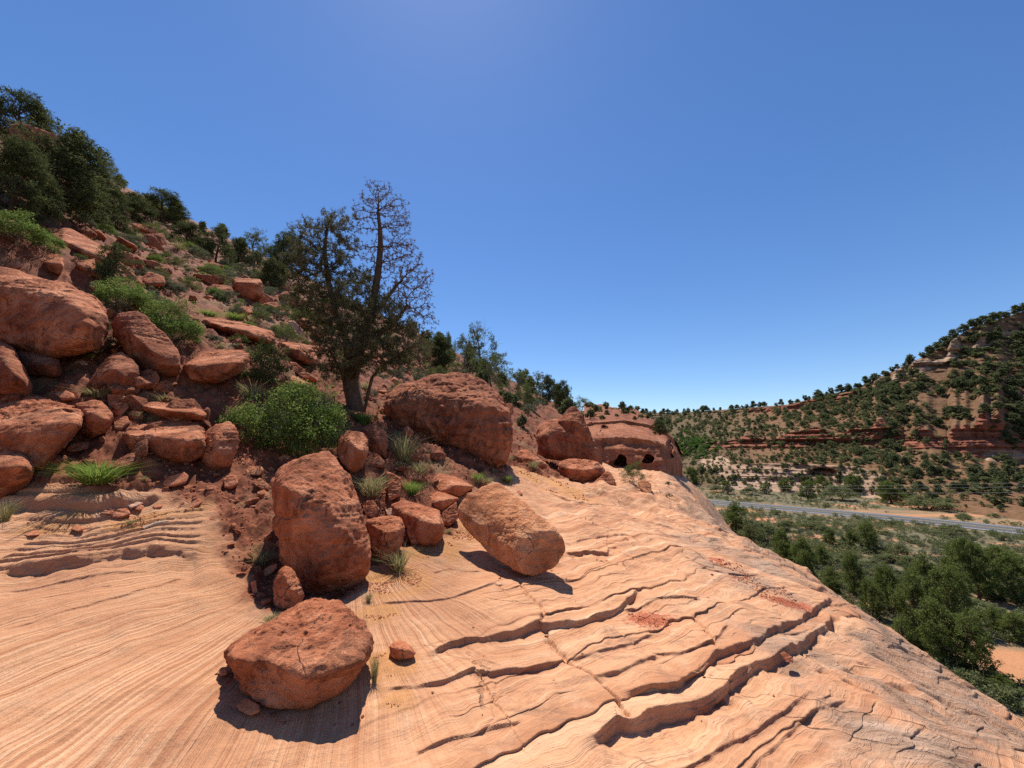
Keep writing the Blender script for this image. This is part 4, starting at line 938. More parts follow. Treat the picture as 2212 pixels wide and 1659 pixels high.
for k in range(4):
    template('juniper', 'juniper', 34, 2600, .038, 'spray', 'juniper', 'bark', 40 + k)
    template('conifer', 'cone', 30, 1500, .038, 'spray', 'juniper', 'bark', 50 + k, r0=.025, ttop=.9)
    template('valley_tree', 'juniper', 34, 1500, .046, 'spray', 'valley_juniper', 'bark', 60 + k)
    template('valley_shrub', 'bush', 20, 900, .06, 'leaf', 'valley_green', 'bark', 70 + k, r0=.02, ttop=.35)
    template('lime_bush', 'bush', 34, 2400, .032, 'leaf', 'lime', 'bark_grey', 80 + k, r0=.016, ttop=.35, twigs=6)
    template('olive_bush', 'bush', 26, 900, .036, 'leaf', 'olive', 'bark_grey', 90 + k, r0=.014, ttop=.4, twigs=8)
    template('open_tree', 'juniper', 24, 800, .034, 'spray', 'olive', 'bark_grey', 100 + k, r0=.028, ttop=.85, twigs=9)
    template('sage_bush', 'bush', 18, 600, .05, 'spray', 'sage', 'bark_grey', 110 + k, r0=.014, ttop=.3, twigs=4)
    template('far_tree', 'juniper', 15, 230, .095, 'far', 'juniper_far', 'bark', 120 + k, one=True, r0=.03, twigs=1)
    template('far_shrub', 'bush', 12, 170, .12, 'far', 'valley_green', 'bark', 130 + k, one=True, r0=.02, ttop=.3, twigs=1)
    template('cottonwood', 'bush', 16, 260, .10, 'far', 'cottonwood', 'bark_grey', 140 + k, one=True, r0=.03, ttop=.4, twigs=1)
def grass_mesh(n, seed, spread, mat, curl=.5, w=.012):
    g = np.random.default_rng(seed); V, Fc = [], []
    for _ in range(n):
        a = g.uniform(0, 6.28); b = np.array([math.cos(a), math.sin(a), 0]) * g.uniform(0, .16); out = np.array([math.cos(a + g.normal() * .5), math.sin(a + g.normal() * .5), 0]) * g.uniform(.1, spread)
        h = g.uniform(.45, 1.0); s_ = np.array([-math.sin(a), math.cos(a), 0]) * w * g.uniform(.6, 1.3)
        p = [b, b + out * .35 + np.array([0, 0, h * .6]), b + out + np.array([0, 0, h * (1 - curl * g.uniform(0, .6))])]
        k = len(V); V += [p[0] - s_, p[0] + s_, p[1] - s_ * .8, p[1] + s_ * .8, p[2]]; Fc += [[k, k + 1, k + 3], [k, k + 3, k + 2], [k + 2, k + 3, k + 4]]
    return mesh_np('grass_clump', np.array(V), np.array(Fc), [mat], smooth=False)
TPL['dry_grass'] = [grass_mesh(190, 150 + k, .75, M['grass'], .5, .0075) for k in range(4)]
TPL['green_grass'] = [grass_mesh(520, 160 + k, .8, M['grass_green'], .3, .0055) for k in range(3)]
NP = [0]
def plant(name, key, loc, h, w, label, cat, group=None, rnd=None, sink=.02):
    """h, w in metres; a copy of a template of that key"""
    g = rnd or random; t = TPL[key][NP[0] % len(TPL[key])]; NP[0] += 1
    sc = (w / .85, w / .85, h); rz = g.uniform(0, 6.28); loc = (float(loc[0]), float(loc[1]), float(loc[2]) - sink * h)
    if isinstance(t, tuple):
        r = empty(name, loc); tag(r, label, cat, group); r.scale = sc; r.rotation_euler = (0, 0, rz)
        for nm, me in (('crown', t[0]), ('trunk', t[1])): link(nm, me, parent=r)
        return r
    o = link(name, t, loc); tag(o, label, cat, group); o.scale = sc; o.rotation_euler = (0, 0, rz); return o
def ground_at(u, v):
    h = hit(u, v)
    if h is None: return None
    return np.array([h[0], h[1], float(T(h[0], h[1])[0])])
def plant_px(name, key, u, v, h, w, label, cat, group=None, Y=None, dy=0.0, sink=.02):
    p = ground_at(u, v) if Y is None else P(u, v, Y)
    if p is None: print('no ground for', name, u, v); return None
    D = p[1] * cp + p[2] * sp; k = D / F
    return plant(name, key, p, h * k, w * k, label, cat, group, sink=sink)

# ------------------------------------------------------------------ the pine
def build_pine():
    g = np.random.default_rng(5); b = ground_at(772, 884); Y0 = b[1] - .1; k = Y0 / F
    def px(u, v, dy=0): return P(u, v, Y0 + dy)
    nodes, par = [], []
    def chain(pts, start=-1):
        prev = start
        for (u, v, dy) in pts:
            nodes.append(px(u, v, dy)); par.append(prev); prev = len(nodes) - 1
        return prev
    chain([(772,892,0),(767,868,0),(761,842,0),(757,815,0),(762,785,0),(778,745,.05),(794,695,.1),(807,650,.1),(814,605,.1),(819,570,.1),(822,530,.1),(821,495,.1),(817,460,.1)])
    chain([(748,735,-.1),(730,690,-.15),(716,640,-.2),(706,590,-.2),(702,540,-.2),(706,490,-.2)], 4)
    chain([(790,872,.1),(797,842,.15),(804,815,.15),(820,795,.2),(845,778,.2),(878,755,.2)], 0)
    chain([(730,790,-.5),(712,760,-.7)], 3); chain([(800,770,-.6),(820,730,-.8)], 4); chain([(770,700,.6),(760,640,.8)], 5)
    chain([(835,645,.2),(860,612,.3)], 6); chain([(850,700,.1),(880,660,.1)], 5)
    def bl(lst): return [(px(u, v, dy), np.array([ru * k, (ru + rv) * .5 * k * 1.1, rv * k])) for u, v, ru, rv, dy in lst]
    live = bl([(645,540,34,36,-.2),(630,575,28,32,0),(648,618,38,36,-.3),(668,665,42,42,-.4),(672,490,30,34,.1),(755,470,26,34,.2),(640,650,26,28,.2),(706,465,22,28,-.2),(720,500,50,38,-.2),(668,520,42,38,-.4),(745,530,42,40,.3),(650,575,30,32,-.2),(690,570,60,40,-.6),(735,590,60,45,-.3),(680,620,50,40,.5),(725,650,65,45,-.9),
               (775,620,40,50,.6),(690,690,45,40,-.3),(740,710,60,50,-1.0),(800,690,60,50,-.8),(700,745,50,35,-.6),(780,750,75,45,-1.1),(850,700,45,50,-.5),(850,750,55,45,-.6),(740,790,50,30,-.5),(800,660,45,40,.5),(790,610,36,34,-.3),(835,655,36,30,-.3),(880,760,34,30,-.4),(690,790,34,24,-.4),(870,720,30,40,.4),(820,790,45,25,-.4),(720,810,28,22,-.3)])
    dead = bl([(805,400,26,16,.1),(835,408,24,16,.1),(815,425,52,28,.1),(785,455,34,32,0),(855,455,46,38,.1),(768,490,26,34,.2),(765,545,26,36,.1),(875,555,50,34,0),(825,500,40,40,.2),(865,520,40,36,0),(850,570,58,40,.2),(895,540,24,24,0),(880,610,52,42,.1),(915,650,26,40,.2),(870,660,55,40,.4),(905,700,28,30,.1),(890,750,45,40,.3),(925,760,18,26,.1),(800,540,25,40,.3),(918,600,26,34,-.1),(932,690,18,34,.1),(905,800,34,24,.2),(870,480,26,28,.1),(850,640,50,40,.5),(885,700,45,40,.3)])
    pa, _ = blob_points(live, 1700, g, .5); pd, _ = blob_points(dead, 3300, g, .5)
    N, par2 = colonize(np.concatenate([pa, pd]), nodes, par, .075, .9, .10, 170, .03, 3)
    r = radii(N, par2, .0045, 2.25); ch = np.array(par2)
    i = np.nonzero(ch >= 0)[0]; ra, rb = r[ch[i]], r[i]
    f = .25 / r[0]; sc = lambda x: np.where(x > .03, .03 + (x - .03) * f, x)
    sc = lambda q: np.maximum(np.minimum(q, .014), .24 * (q / r[0]) ** 1.5)
    V, Fc = tubes(N[ch[i]], N[i], sc(ra), sc(rb), 6)
    root = empty('pine_tree', b); tag(root, 'pinyon pine with two stems, half its crown dead and bare, standing above the green bush', 'tree')
    link('trunk', mesh_np('trunk', V - b, Fc, [M['bark']]), parent=root)
    def inside(p, lst): return np.min([(((p - c) / R_) ** 2).sum(1) for c, R_ in lst], axis=0)
    thin = r < .013; e = N[thin]; pdir = N[thin] - N[np.maximum(ch[thin], 0)]
    il, idd = inside(e, live), inside(e, dead); lv = (il < 1.5) & (il < idd * 1.1)
    pts = np.repeat(e[lv], 2, 0) + g.normal(size=(lv.sum() * 2, 3)) * .04; dirs = np.repeat(pdir[lv], 2, 0) * 12 + np.array([0, 0, .5])
    ex, d2 = clustered(live, 1900, g, .5, 6, .13); pts = np.concatenate([pts, ex]); dirs = np.concatenate([dirs, d2 + np.array([0, 0, .3])])
    link('crown', leaf_mesh('crown', pts - b, dirs, .105, 'needle', M['pinyon'], g), parent=root)
    dd = e[~lv]; m = g.uniform(0, 1, len(dd)) < .8; q = dd[m] + g.normal(size=(m.sum(), 3)) * .03
    o = link('dead_foliage', leaf_mesh('dead_foliage', q - b, pdir[~lv][m] * 12 + np.array([0, 0, .4]), .07, 'needle', M['pinyon_dead'], g), parent=root); o['label'] = 'brown dead needles on bare twigs'
build_pine()

# the big bush in front of the pine, shaped after its outline
def build_bush(name, label, u, v, lst, n, size, tk, leafm, barkm, seed, natt=420, dyb=0.0, step=.05):
    g = np.random.default_rng(seed); b = ground_at(u, v); Y0 = b[1] + dyb; k = Y0 / F
    bl = [(P(a, c, Y0 + dy), np.array([ru * k, (ru + rv) * .55 * k, rv * k])) for a, c, ru, rv, dy in lst]
    att, _ = blob_points(bl, natt, g, .6); N, par = colonize(att, [b, b + np.array([.05, 0, .08]), b + np.array([-.06, .03, .1]), b + np.array([0, -.06, .1])], [-1, 0, 0, 0], step, .7, step * 1.4, 120, .02, seed)
    r = radii(N, par, .0028, 2.5); ch = np.array(par); i = np.nonzero(ch >= 0)[0]
    V, Fc = tubes(N[ch[i]], N[i], np.minimum(r[ch[i]], .035), np.minimum(r[i], .035), 5)
    root = empty(name, b); tag(root, label, 'shrub'); link('stem', mesh_np('stem', V - b, Fc, [M[barkm]]), parent=root)
    pts, d = clustered(bl, n, g, .42, 20, .24); link('leaves', leaf_mesh('leaves', pts - b, d + np.array([0, 0, .4]), size, tk, M[leafm], g), parent=root)
build_bush('green_bush', 'big bright green leafy bush on the rubble behind the tall upright boulder', 635, 968,
    [(640,860,45,38,0),(600,875,42,35,0),(680,880,45,42,.1),(560,905,42,32,-.1),(620,915,55,45,-.2),(690,920,50,45,-.1),(520,915,32,25,0),(500,908,20,14,0),(545,940,35,22,-.1),(600,945,40,25,-.2),(725,940,30,30,0),(660,945,45,28,-.2),(640,840,26,20,0),(720,905,28,30,.1)],
    3600, .055, 'leaf', 'lime', 'bark_grey', 21, 520)
build_bush('thin_shrub', 'thin wispy grey-green shrub behind the grass left of the green bush', 578, 842,
    [(560,780,35,22,0),(585,760,25,22,.1),(535,800,28,18,-.1),(600,790,22,25,.1),(570,810,34,18,0),(520,820,18,10,0),(580,740,12,14,.1)], 1100, .05, 'leaf', 'olive', 'bark', 22, 300, 0, .07)

GL = 'trees and shrubs on the left slope'
for nm, key, u, v, h, w, lab, cat in [
    ('juniper_tree','juniper',118,486,205,215,'big spreading juniper with a thick dark trunk on the upper left slope','tree'),
    ('juniper_tree','juniper',20,470,190,150,'dense dark juniper at the left edge, behind the big spreading one','tree'),
    ('juniper_tree','juniper',215,492,130,110,'juniper just right of the big spreading one, its lower neighbour','tree'),
    ('juniper_tree','juniper',35,330,140,130,'dark juniper high on the skyline at the left edge','tree'),
    ('juniper_tree','juniper',78,300,75,60,'small juniper at the right end of the skyline rock high on the left','tree'),
    ('juniper_tree','open_tree',222,420,85,70,'ragged open juniper whose sparse branches stick out against the sky at the left','tree'),
    ('lime_bush','lime_bush',35,532,80,110,'bright green bush at the left edge above the piled boulders','shrub'),
    ('lime_bush','lime_bush',98,538,38,55,'small bright green bush at the foot of the larger one by the left edge','shrub'),
    ('young_pine','conifer',238,616,108,95,'young cone-shaped pine among boulders on the left slope','tree'),
    ('lime_bush','lime_bush',258,690,85,120,'green bush right of the huge overhanging boulder, left of a pair','shrub'),
    ('lime_bush','lime_bush',368,742,125,105,'tall green bush behind the leaning slab, right of a pair','shrub'),
    ('sage_bush','sage_bush',318,668,60,70,'grey-green bush wedged between the two green bushes','shrub'),
    ('juniper_tree','juniper',350,492,78,95,'rounded juniper on the skyline right of the ragged open one','tree'),
    ('lime_bush','lime_bush',332,470,45,55,'dark green leafy bush against the rounded skyline juniper','shrub'),
    ('juniper_tree','juniper',285,482,70,85,'low olive juniper on the skyline next to the big spreading one','tree'),
    ('juniper_tree','juniper',400,530,58,66,'low juniper below the rounded skyline juniper','tree'),
    ('juniper_tree','conifer',466,572,92,84,'pointed dark conifer on the skyline above the square block','tree'),
    ('juniper_tree','juniper',437,560,56,50,'small juniper left of the pointed dark conifer','tree'),
    ('juniper_tree','open_tree',545,596,108,92,'skyline juniper with a thick forked trunk and dead top twigs','tree'),
    ('juniper_tree','juniper',512,580,70,58,'short juniper between the pointed conifer and the forked one','tree'),
    ('juniper_tree','juniper',612,640,135,92,'tall juniper partly hidden behind the left side of the pine','tree'),
    ('juniper_tree','juniper',585,640,80,70,'low juniper below the forked skyline juniper','tree'),
    ('lime_bush','lime_bush',456,600,38,50,'light green bush above the wedge-shaped boulder','shrub'),
    ('lime_bush','lime_bush',655,710,50,52,'green bush at the left edge of the pine crown','shrub'),
    ('sage_bush','sage_bush',282,545,40,50,'rounded grey-green bush below the low olive juniper','shrub'),
    ('sage_bush','sage_bush',330,600,36,50,'grey-green bush on the slope right of the young pine','shrub'),
    ('olive_bush','olive_bush',412,625,38,55,'dull olive bush left of the wedge-shaped boulder','shrub'),
    ('olive_bush','olive_bush',560,700,38,42,'bare twiggy bush beside the rounded boulder on the mid slope','shrub'),
    ('olive_bush','olive_bush',605,728,45,62,'yellow-green bush above the thick dark red ledge','shrub'),
    ('juniper_tree','juniper',945,800,85,95,'dark juniper seen behind the dead right branches of the pine','tree'),
    ('juniper_tree','conifer',968,772,58,28,'slim pointed conifer on the skyline right of the pine','tree'),
    ('juniper_tree','open_tree',1035,812,130,92,'tall pale-barked tree with airy top on the skyline behind the very large dark boulder','tree'),
    ('juniper_tree','open_tree',1005,815,95,90,'bushy juniper left of the pale-barked tree','tree'),
    ('juniper_tree','open_tree',1075,830,70,70,'bushy juniper right of the pale-barked tree','tree'),
    ('juniper_tree','open_tree',1120,880,92,110,'broad open tree above the shoulder of the very large dark boulder','tree'),
    ('juniper_tree','open_tree',1152,812,68,42,'half-dead twisted tree poking above the slope skyline','tree'),
    ('juniper_tree','juniper',1112,800,36,28,'small skyline tree left of the half-dead twisted one','tree'),
    ('juniper_tree','open_tree',1160,860,60,60,'rounded juniper below the half-dead twisted tree','tree'),
    ('juniper_tree','open_tree',905,790,70,70,'juniper between the pine and the slim pointed conifer','tree'),
    ('juniper_tree','open_tree',1060,845,85,80,'juniper directly above the crest of the very large dark boulder','tree'),
    ('juniper_tree','open_tree',985,835,60,60,'short juniper left of the crest of the very large dark boulder','tree'),
    ('juniper_tree','juniper',1185,870,62,52,'juniper above the gap between the very large boulder and the peaked one','tree'),
    ('juniper_tree','open_tree',1240,880,52,46,'juniper above the right flank of the peaked boulder','tree'),
    ('sage_bush','sage_bush',1155,892,38,42,'blue-green bush between the very large boulder and the peaked one','shrub'),
    ('juniper_tree','juniper',1215,892,72,54,'dense juniper just behind the tip of the peaked boulder','tree'),
    ('olive_bush','olive_bush',1258,905,52,46,'yellowish bush on the slope right of the peaked boulder','shrub'),
    ('juniper_tree','juniper',1200,838,26,30,'small juniper on the skyline above the peaked boulder','tree'),
    ('juniper_tree','juniper',1274,870,28,24,'lone round tree on the skyline above the cave cliff','tree'),
    ('juniper_tree','juniper',1300,900,40,30,'small juniper at the top edge of the cave cliff','tree'),
    ('juniper_tree','juniper',1332,902,48,34,'umbrella-shaped tree on the skyline at the end of the slope','tree'),
    ('olive_bush','olive_bush',1298,996,75,34,'shrub squeezed between the peaked boulder and the cave cliff','shrub'),
    ('olive_bush','olive_bush',1368,1048,52,52,'sparse shrub growing from the far slickrock beside the lone boulder','shrub'),
    ('sage_bush','sage_bush',1444,1056,16,14,'tiny tuft of shrub on the far slickrock, upper of two','shrub'),
    ('sage_bush','sage_bush',1446,1078,13,16,'tiny tuft of shrub on the far slickrock, lower of two','shrub')]:
    plant_px(nm, key, u, v, h, w, lab, cat, GL)
plant_px('juniper_tree', 'juniper', 1426, 940, 34, 40, 'small tree growing on top of the cave cliff', 'tree', GL, Y=28.2)
for k, (u, v, Y_, h) in enumerate([(1275,905,38,22),(1292,892,50,18),(1312,900,42,14),(1348,897,44,16),(1362,890,56,15),(1385,905,40,12),(1400,905,46,13),(1300,908,33,12),(1372,908,34,10),(1330,893,55,12)] + [(1266 + 7.1 * q + (q * 37) % 11, 878 + (q * 53) % 24 + .12 * q * q * .2, 34 + (q * 29) % 26, 8 + (q * 17) % 9) for q in range(19)]):
    plant_px('shrub', 'far_shrub' if k % 2 else 'far_tree', u, v, h, h * 1.1, 'small bush on the red ground above the cave cliff', 'shrub', 'bushes above the cave cliff', Y=Y_)
for nm, key, u, v, h, w, lab in [
    ('grass_clump','green_grass',207,1054,60,118,'bright green feathery clump on the left shelf'),
    ('grass_clump','dry_grass',872,992,72,80,'large dry grass clump below the very large dark boulder'),
    ('grass_clump','dry_grass',802,1072,58,90,'shaded grass clump right of the tall upright boulder'),
    ('grass_clump','green_grass',889,1072,36,52,'small bright green clump behind the lumpy boulder'),
    ('grass_clump','dry_grass',860,1236,60,70,'dry grass clump with drooping blades at the sand edge'),
    ('grass_clump','dry_grass',545,862,52,80,'tall grass clump in front of the thin wispy shrub'),
    ('grass_clump','green_grass',784,912,36,52,'green clump at the foot of the pine trunk'),
    ('grass_clump','dry_grass',700,900,70,80,'pale grass clump between the green bush and the pine trunk'),
    ('grass_clump','dry_grass',808,1470,75,30,'wispy grass clump against the right side of the nearest boulder'),
    ('grass_clump','dry_grass',8,1130,60,45,'dry grass clump at the left edge beside the foreground shelf'),
    ('grass_clump','dry_grass',565,1215,36,60,'dark grass clump in the shaded rubble gully'),
    ('grass_clump','dry_grass',905,1030,40,60,'grass clump in shade under the very large dark boulder'),
    ('grass_clump','dry_grass',215,868,26,80,'dry flowering grass clump in front of the dark pointed boulder'),
    ('grass_clump','dry_grass',360,860,30,60,'dry grass clump below the broad low boulder'),
    ('grass_clump','green_grass',1033,1042,26,30,'small green clump above the barrel-shaped boulder'),
    ('grass_clump','green_grass',1096,1046,22,22,'tiny green clump at the shadow edge behind the barrel-shaped boulder'),
    ('grass_clump','dry_grass',280,1132,14,26,'tiny dry tuft on the sandy shelf'),
    ('grass_clump','dry_grass',585,1338,22,40,'dry sprigs at the upper edge of the smooth slab'),
    ('grass_clump','dry_grass',795,1300,26,26,'thin dry sprigs in the shadow below the tall upright boulder'),
    ('grass_clump','green_grass',450,678,16,44,'light green clump right of the tall green bush'),
    ('grass_clump','green_grass',505,690,18,40,'light green clump below the square block'),
    ('grass_clump','dry_grass',615,905,30,50,'pale grass behind the top of the green bush')]:
    plant_px(nm, key, u, v, h, w, lab, 'grass', 'grass clumps among the boulders', sink=.0)
def scatter_plants(n, cond, key, name, pxh, asp, seed, label, cat, group):
    g = random.Random(seed)
    for p in pick(n, cond & INV, seed):
        k = (p[1] * cp + p[2] * sp) / F; h = g.uniform(*pxh) * k
        plant(name, key, p, h, h * g.uniform(*asp), label, cat, group, g)
up_sl = soilm & (TAZ < 20)
scatter_plants(85, up_sl & (TR > 9) & (TR < 45) & (TU < 800) & (TVV < 760), 'sage_bush', 'sage_bush', (15, 38), (1.1, 1.6), 31, 'small grey-green bush dotted on the upper talus slope', 'shrub', 'small bushes on the talus slope')
scatter_plants(75, up_sl & (TR > 8) & (TR < 45) & (TU < 900) & (TVV < 800), 'olive_bush', 'olive_bush', (15, 40), (.9, 1.4), 32, 'small olive bush dotted on the upper talus slope', 'shrub', 'small bushes on the talus slope')
scatter_plants(30, up_sl & (TR > 12) & (TR < 50) & (TU < 900) & (TVV < 720), 'lime_bush', 'lime_bush', (12, 30), (1.1, 1.5), 33, 'small bright green bush dotted on the upper talus slope', 'shrub', 'small bushes on the talus slope')
scatter_plants(90, up_sl & (TR > 6.5) & (TR < 40) & (TU < 1150) & (TVV < 1050), 'dry_grass', 'grass_clump', (9, 22), (1.0, 2.0), 34, 'tuft of dry grass between stones on the talus slope', 'grass', 'dry tufts on the talus slope')
scatter_plants(26, up_sl & (TR > 5) & (TR < 16) & (TU > 780) & (TU < 1250) & (TVV > 900), 'dry_grass', 'grass_clump', (10, 24), (1.0, 2.2), 35, 'tuft of dry grass among the boulders above the open slickrock', 'grass', 'dry tufts above the slickrock')
scatter_plants(34, up_sl & (TR > 10) & (TR < 40) & (TU > 800) & (TU < 1240) & (TVV > 700) & (TVV < 900), 'sage_bush', 'sage_bush', (14, 34), (1.0, 1.5), 38, 'grey-green bush on the slope between the pine and the cave cliff', 'shrub', 'bushes on the slope behind the pine')
scatter_plants(24, up_sl & (TR > 10) & (TR < 40) & (TU > 800) & (TU < 1240) & (TVV > 700) & (TVV < 900), 'olive_bush', 'olive_bush', (16, 38), (.9, 1.3), 39, 'olive bush on the slope between the pine and the cave cliff', 'shrub', 'bushes on the slope behind the pine')
scatter_plants(42, soilm & (TR > 45) & (TR < 260) & (TAZ < 19) & (TAZ > -50), 'far_tree', 'juniper_tree', (22, 46), (.7, 1.1), 36, 'juniper in the thicket along the skyline of the left slope', 'tree', 'junipers along the left skyline')
scatter_plants(30, soilm & (TR > 22) & (TR < 90) & (TU > 820) & (TU < 1340), 'far_tree', 'juniper_tree', (14, 30), (.8, 1.3), 37, 'small juniper on the slope above the very large dark boulder', 'tree', 'junipers above the dark boulder')

# ------------------------------------------------------------------ valley floor
def road_point(u, v, z): d = ray(u, v); return d * (z / d[2])
RC = [road_point(u, v, VALLEY)[:2] for u, v in [(2213,1147.5),(2013,1126.5),(1789,1106),(1614,1091),(1513,1082.5)]]
RC = [RC[0] * 1.0 + (RC[0] - RC[1]) * 1.6] + RC; d_ = RC[-1] - RC[-2]
RC += [RC[-1] + d_ * .8 + np.array([-3.0, 2.0]), RC[-1] + d_ * 1.6 + np.array([-6, 10.0]), RC[-1] + d_ * 2.2 + np.array([-8, 30.0])]
RC = np.array(RC)
def smooth_line(L, n=120):
    t = np.concatenate([[0], np.cumsum(np.hypot(*(L[1:] - L[:-1]).T))]); tt = np.linspace(0, t[-1], n)
    q = np.stack([np.interp(tt, t, L[:, 0]), np.interp(tt, t, L[:, 1])], 1)
    for _ in range(14): q[1:-1] = .25 * q[:-2] + .5 * q[1:-1] + .25 * q[2:]
    return q
RL = smooth_line(RC)
def ribbon(name, L, off0, off1, z, mat, parent=None, dash=None):
    tn = np.gradient(L, axis=0); tn /= np.linalg.norm(tn, axis=1)[:, None]; nr = np.stack([tn[:, 1], -tn[:, 0]], 1)
    a = L + nr * off0; b = L + nr * off1; n = len(L)
    V = np.concatenate([np.column_stack([a, np.full(n, z)]), np.column_stack([b, np.full(n, z)])]); k = np.arange(n - 1)
    if dash: k = k[(k % dash) < dash * .3]
    q = np.stack([k, k + 1, n + k + 1, n + k], -1)
    o = link(name, mesh_np(name, V, q, [mat], smooth=False), parent=parent); return o
t_ = NT('asphalt'); co_ = t_.coord(); n_ = t_.noise(co_, 6, 6, .7)
M['asphalt'] = t_.done(t_.ramp(n_, [(.3, (.075, .075, .08)), (.7, (.095, .095, .10))]), None, .85)
t_ = NT('road_paint'); M['white_paint'] = t_.done(t_.ramp(t_.noise(t_.coord(), 3, 3), [(.3, (.6, .6, .58)), (.7, (.78, .78, .76))]), None, .7)
t_ = NT('yellow_paint'); M['yellow_paint'] = t_.done(t_.ramp(t_.noise(t_.coord(), 3, 3), [(.3, (.55, .36, .04)), (.7, (.65, .45, .06))]), None, .7)
RW = 8.0
for nm, a, b, z, m in [('road', -RW, RW, .06, 'asphalt')]: tag(ribbon(nm, RL, a, b, VALLEY + z, M[m]), kind='structure')
for a, b, m in [(-RW + 1.9, -RW + 2.2, 'white_paint'), (RW - 2.2, RW - 1.9, 'white_paint'), (-.25, -.1, 'yellow_paint'), (.1, .25, 'yellow_paint')]:
    tag(ribbon('road_marking', RL, a, b, VALLEY + .075, M[m]), kind='structure')
def road_dist(x, y):
    return np.min(np.hypot(x[:, None] - RL[None, ::2, 0], y[:, None] - RL[None, ::2, 1]), axis=1)
def valley_z(x, y):
    p2 = np.stack([x, y], -1)
    rd = road_dist(x, y) if x.size < 400000 else np.full(x.shape, 50.)
    return VALLEY + sstep(6.5, 16, rd) * (.45 * fbm(p2 * .035, 3, 201) + .12 * fbm(p2 * .3, 3, 203))
def build_valley():
    az = np.linspace(-20, 85, 420); r = np.exp(np.linspace(math.log(14), math.log(900), 330)); A_, R_ = np.meshgrid(np.radians(az), r)
    x = (R_ * np.sin(A_)).ravel(); y = (R_ * np.cos(A_)).ravel(); rd = road_dist(x, y); z = valley_z(x, y)
    i = np.arange(len(r) - 1)[:, None] * len(az) + np.arange(len(az) - 1)[None]; q = np.stack([i, i + 1, i + len(az) + 1, i + len(az)], -1).reshape(-1, 4)
    me = mesh_np('valley_floor', np.stack([x, y, z], -1), q, [M['valley']])
    p2 = np.stack([x, y], -1); verge = np.exp(-np.clip(rd - 5.5, 0, None) / (3.5 + 3 * fbm(p2 * .05, 3, 211)))
    far_side = blobs_v(x, y); attr(me, 'verge', np.clip(verge + far_side, 0, 1)); tag(link('valley_floor', me), kind='structure')
def blobs_v(x, y):
    m = np.zeros(x.shape)
    for u, v, rx, ry, a in [(2060,1113,26,6,1.),(2200,1125,22,5,.8),(1960,1105,22,4,.7),(2130,1312,4.5,3.0,1.1),(2190,1430,7,4.5,1.2),(2010,1345,4,3,.7),(1905,1300,3,2.5,.7),(2215,1460,5,4,1.2),(2100,1320,2,1.5,.6),(1950,1085,9,5,.7),(1830,1215,2,1.5,.6)]:
        c = hitv(u, v); m = np.maximum(m, a * np.exp(-(((x - c[0]) / rx) ** 2 + ((y - c[1]) / ry) ** 2)))
    return m
def valley_material():
    t = NT('valley_soil'); co = t.coord(); vg = t.attr('verge')
    a = t.noise(co, .06, 6, .65); b = t.noise(co, .8, 7, .7); c = t.noise(co, 5, 5, .7)
    g = t.ramp(b, [(.3, (.075, .075, .04)), (.5, (.125, .11, .06)), (.7, (.21, .15, .085))])
    r = t.ramp(c, [(.3, (.36, .15, .07)), (.7, (.50, .25, .125))])
    dry = t.mix(t.fr(c, .4, .65), (.22, .145, .08), (.30, .185, .10))
    col = t.mix(t.fr(t.math('ADD', a, t.math('MULTIPLY', t.math('SUBTRACT', b, .5), .5)), .52, .62), g, r)
    col = t.mix(t.fr(t.math('ADD', vg, t.math('MULTIPLY', t.math('SUBTRACT', b, .5), .9)), .3, .6), col, t.mix(t.fr(vg, .7, 1.0), dry, r))
    return t.done(col, t.bump(c, .6, .15), .95)
M['valley'] = valley_material(); build_valley()
def sheet():
    n = 64; th = np.arange(n) / n * 2 * math.pi; V = [np.array([0, 0, VALLEY - 6])]; rr = [30, 300, 5000]
    for R_ in rr: V += [np.array([R_ * math.cos(a), R_ * math.sin(a), VALLEY - 6]) for a in th]
    V = np.array(V); k = np.arange(n); tri = np.stack([np.zeros(n, int), 1 + k, 1 + (k + 1) % n], -1)
    q = np.concatenate([np.stack([1 + j * n + k, 1 + (j + 1) * n + k, 1 + (j + 1) * n + (k + 1) % n, 1 + j * n + (k + 1) % n], -1) for j in range(2)])
    me = mesh_np('ground', V, [tri, q], [M['valley']]); tag(link('ground', me), kind='structure')
sheet()

# ------------------------------------------------------------------ far canyon side
HU = np.array([1150, 1300, 1450, 1560, 1700, 1850, 2000, 2100, 2212, 2330, 2480], float)
HK = {  # picture rows of foot, top of the pale ledge, bottom and top of the red band, bottom and top of the upper outcrop, ridge
 'foot': [1040,1040,1040,1048,1054,1064,1086,1098,1111,1124,1140], 'pale': [1018,1018,1018,1004,1000,1008,1050,1062,1080,1092,1105],
 'rb0':  [985,985,984,968,966,962,968,988,1002,1010,1020],          'rb1':  [972,972,970,950,938,922,916,910,902,896,890],
 'up0':  [905,905,904,896,889,860,802,758,726,690,650],             'up1':  [898,898,897,888,878,843,775,718,686,650,610],
 'rdg':  [886,888,892,885,874,838,768,707,672,630,590]}
HYF = np.array([262, 262, 255, 232, 214, 190, 157, 141, 128.5, 118, 108.])
HYR = np.array([640, 620, 560, 430, 345, 300, 282, 290, 300, 310, 320.])
HFR = [0, .10, .37, .42, .90, .94, 1.0]
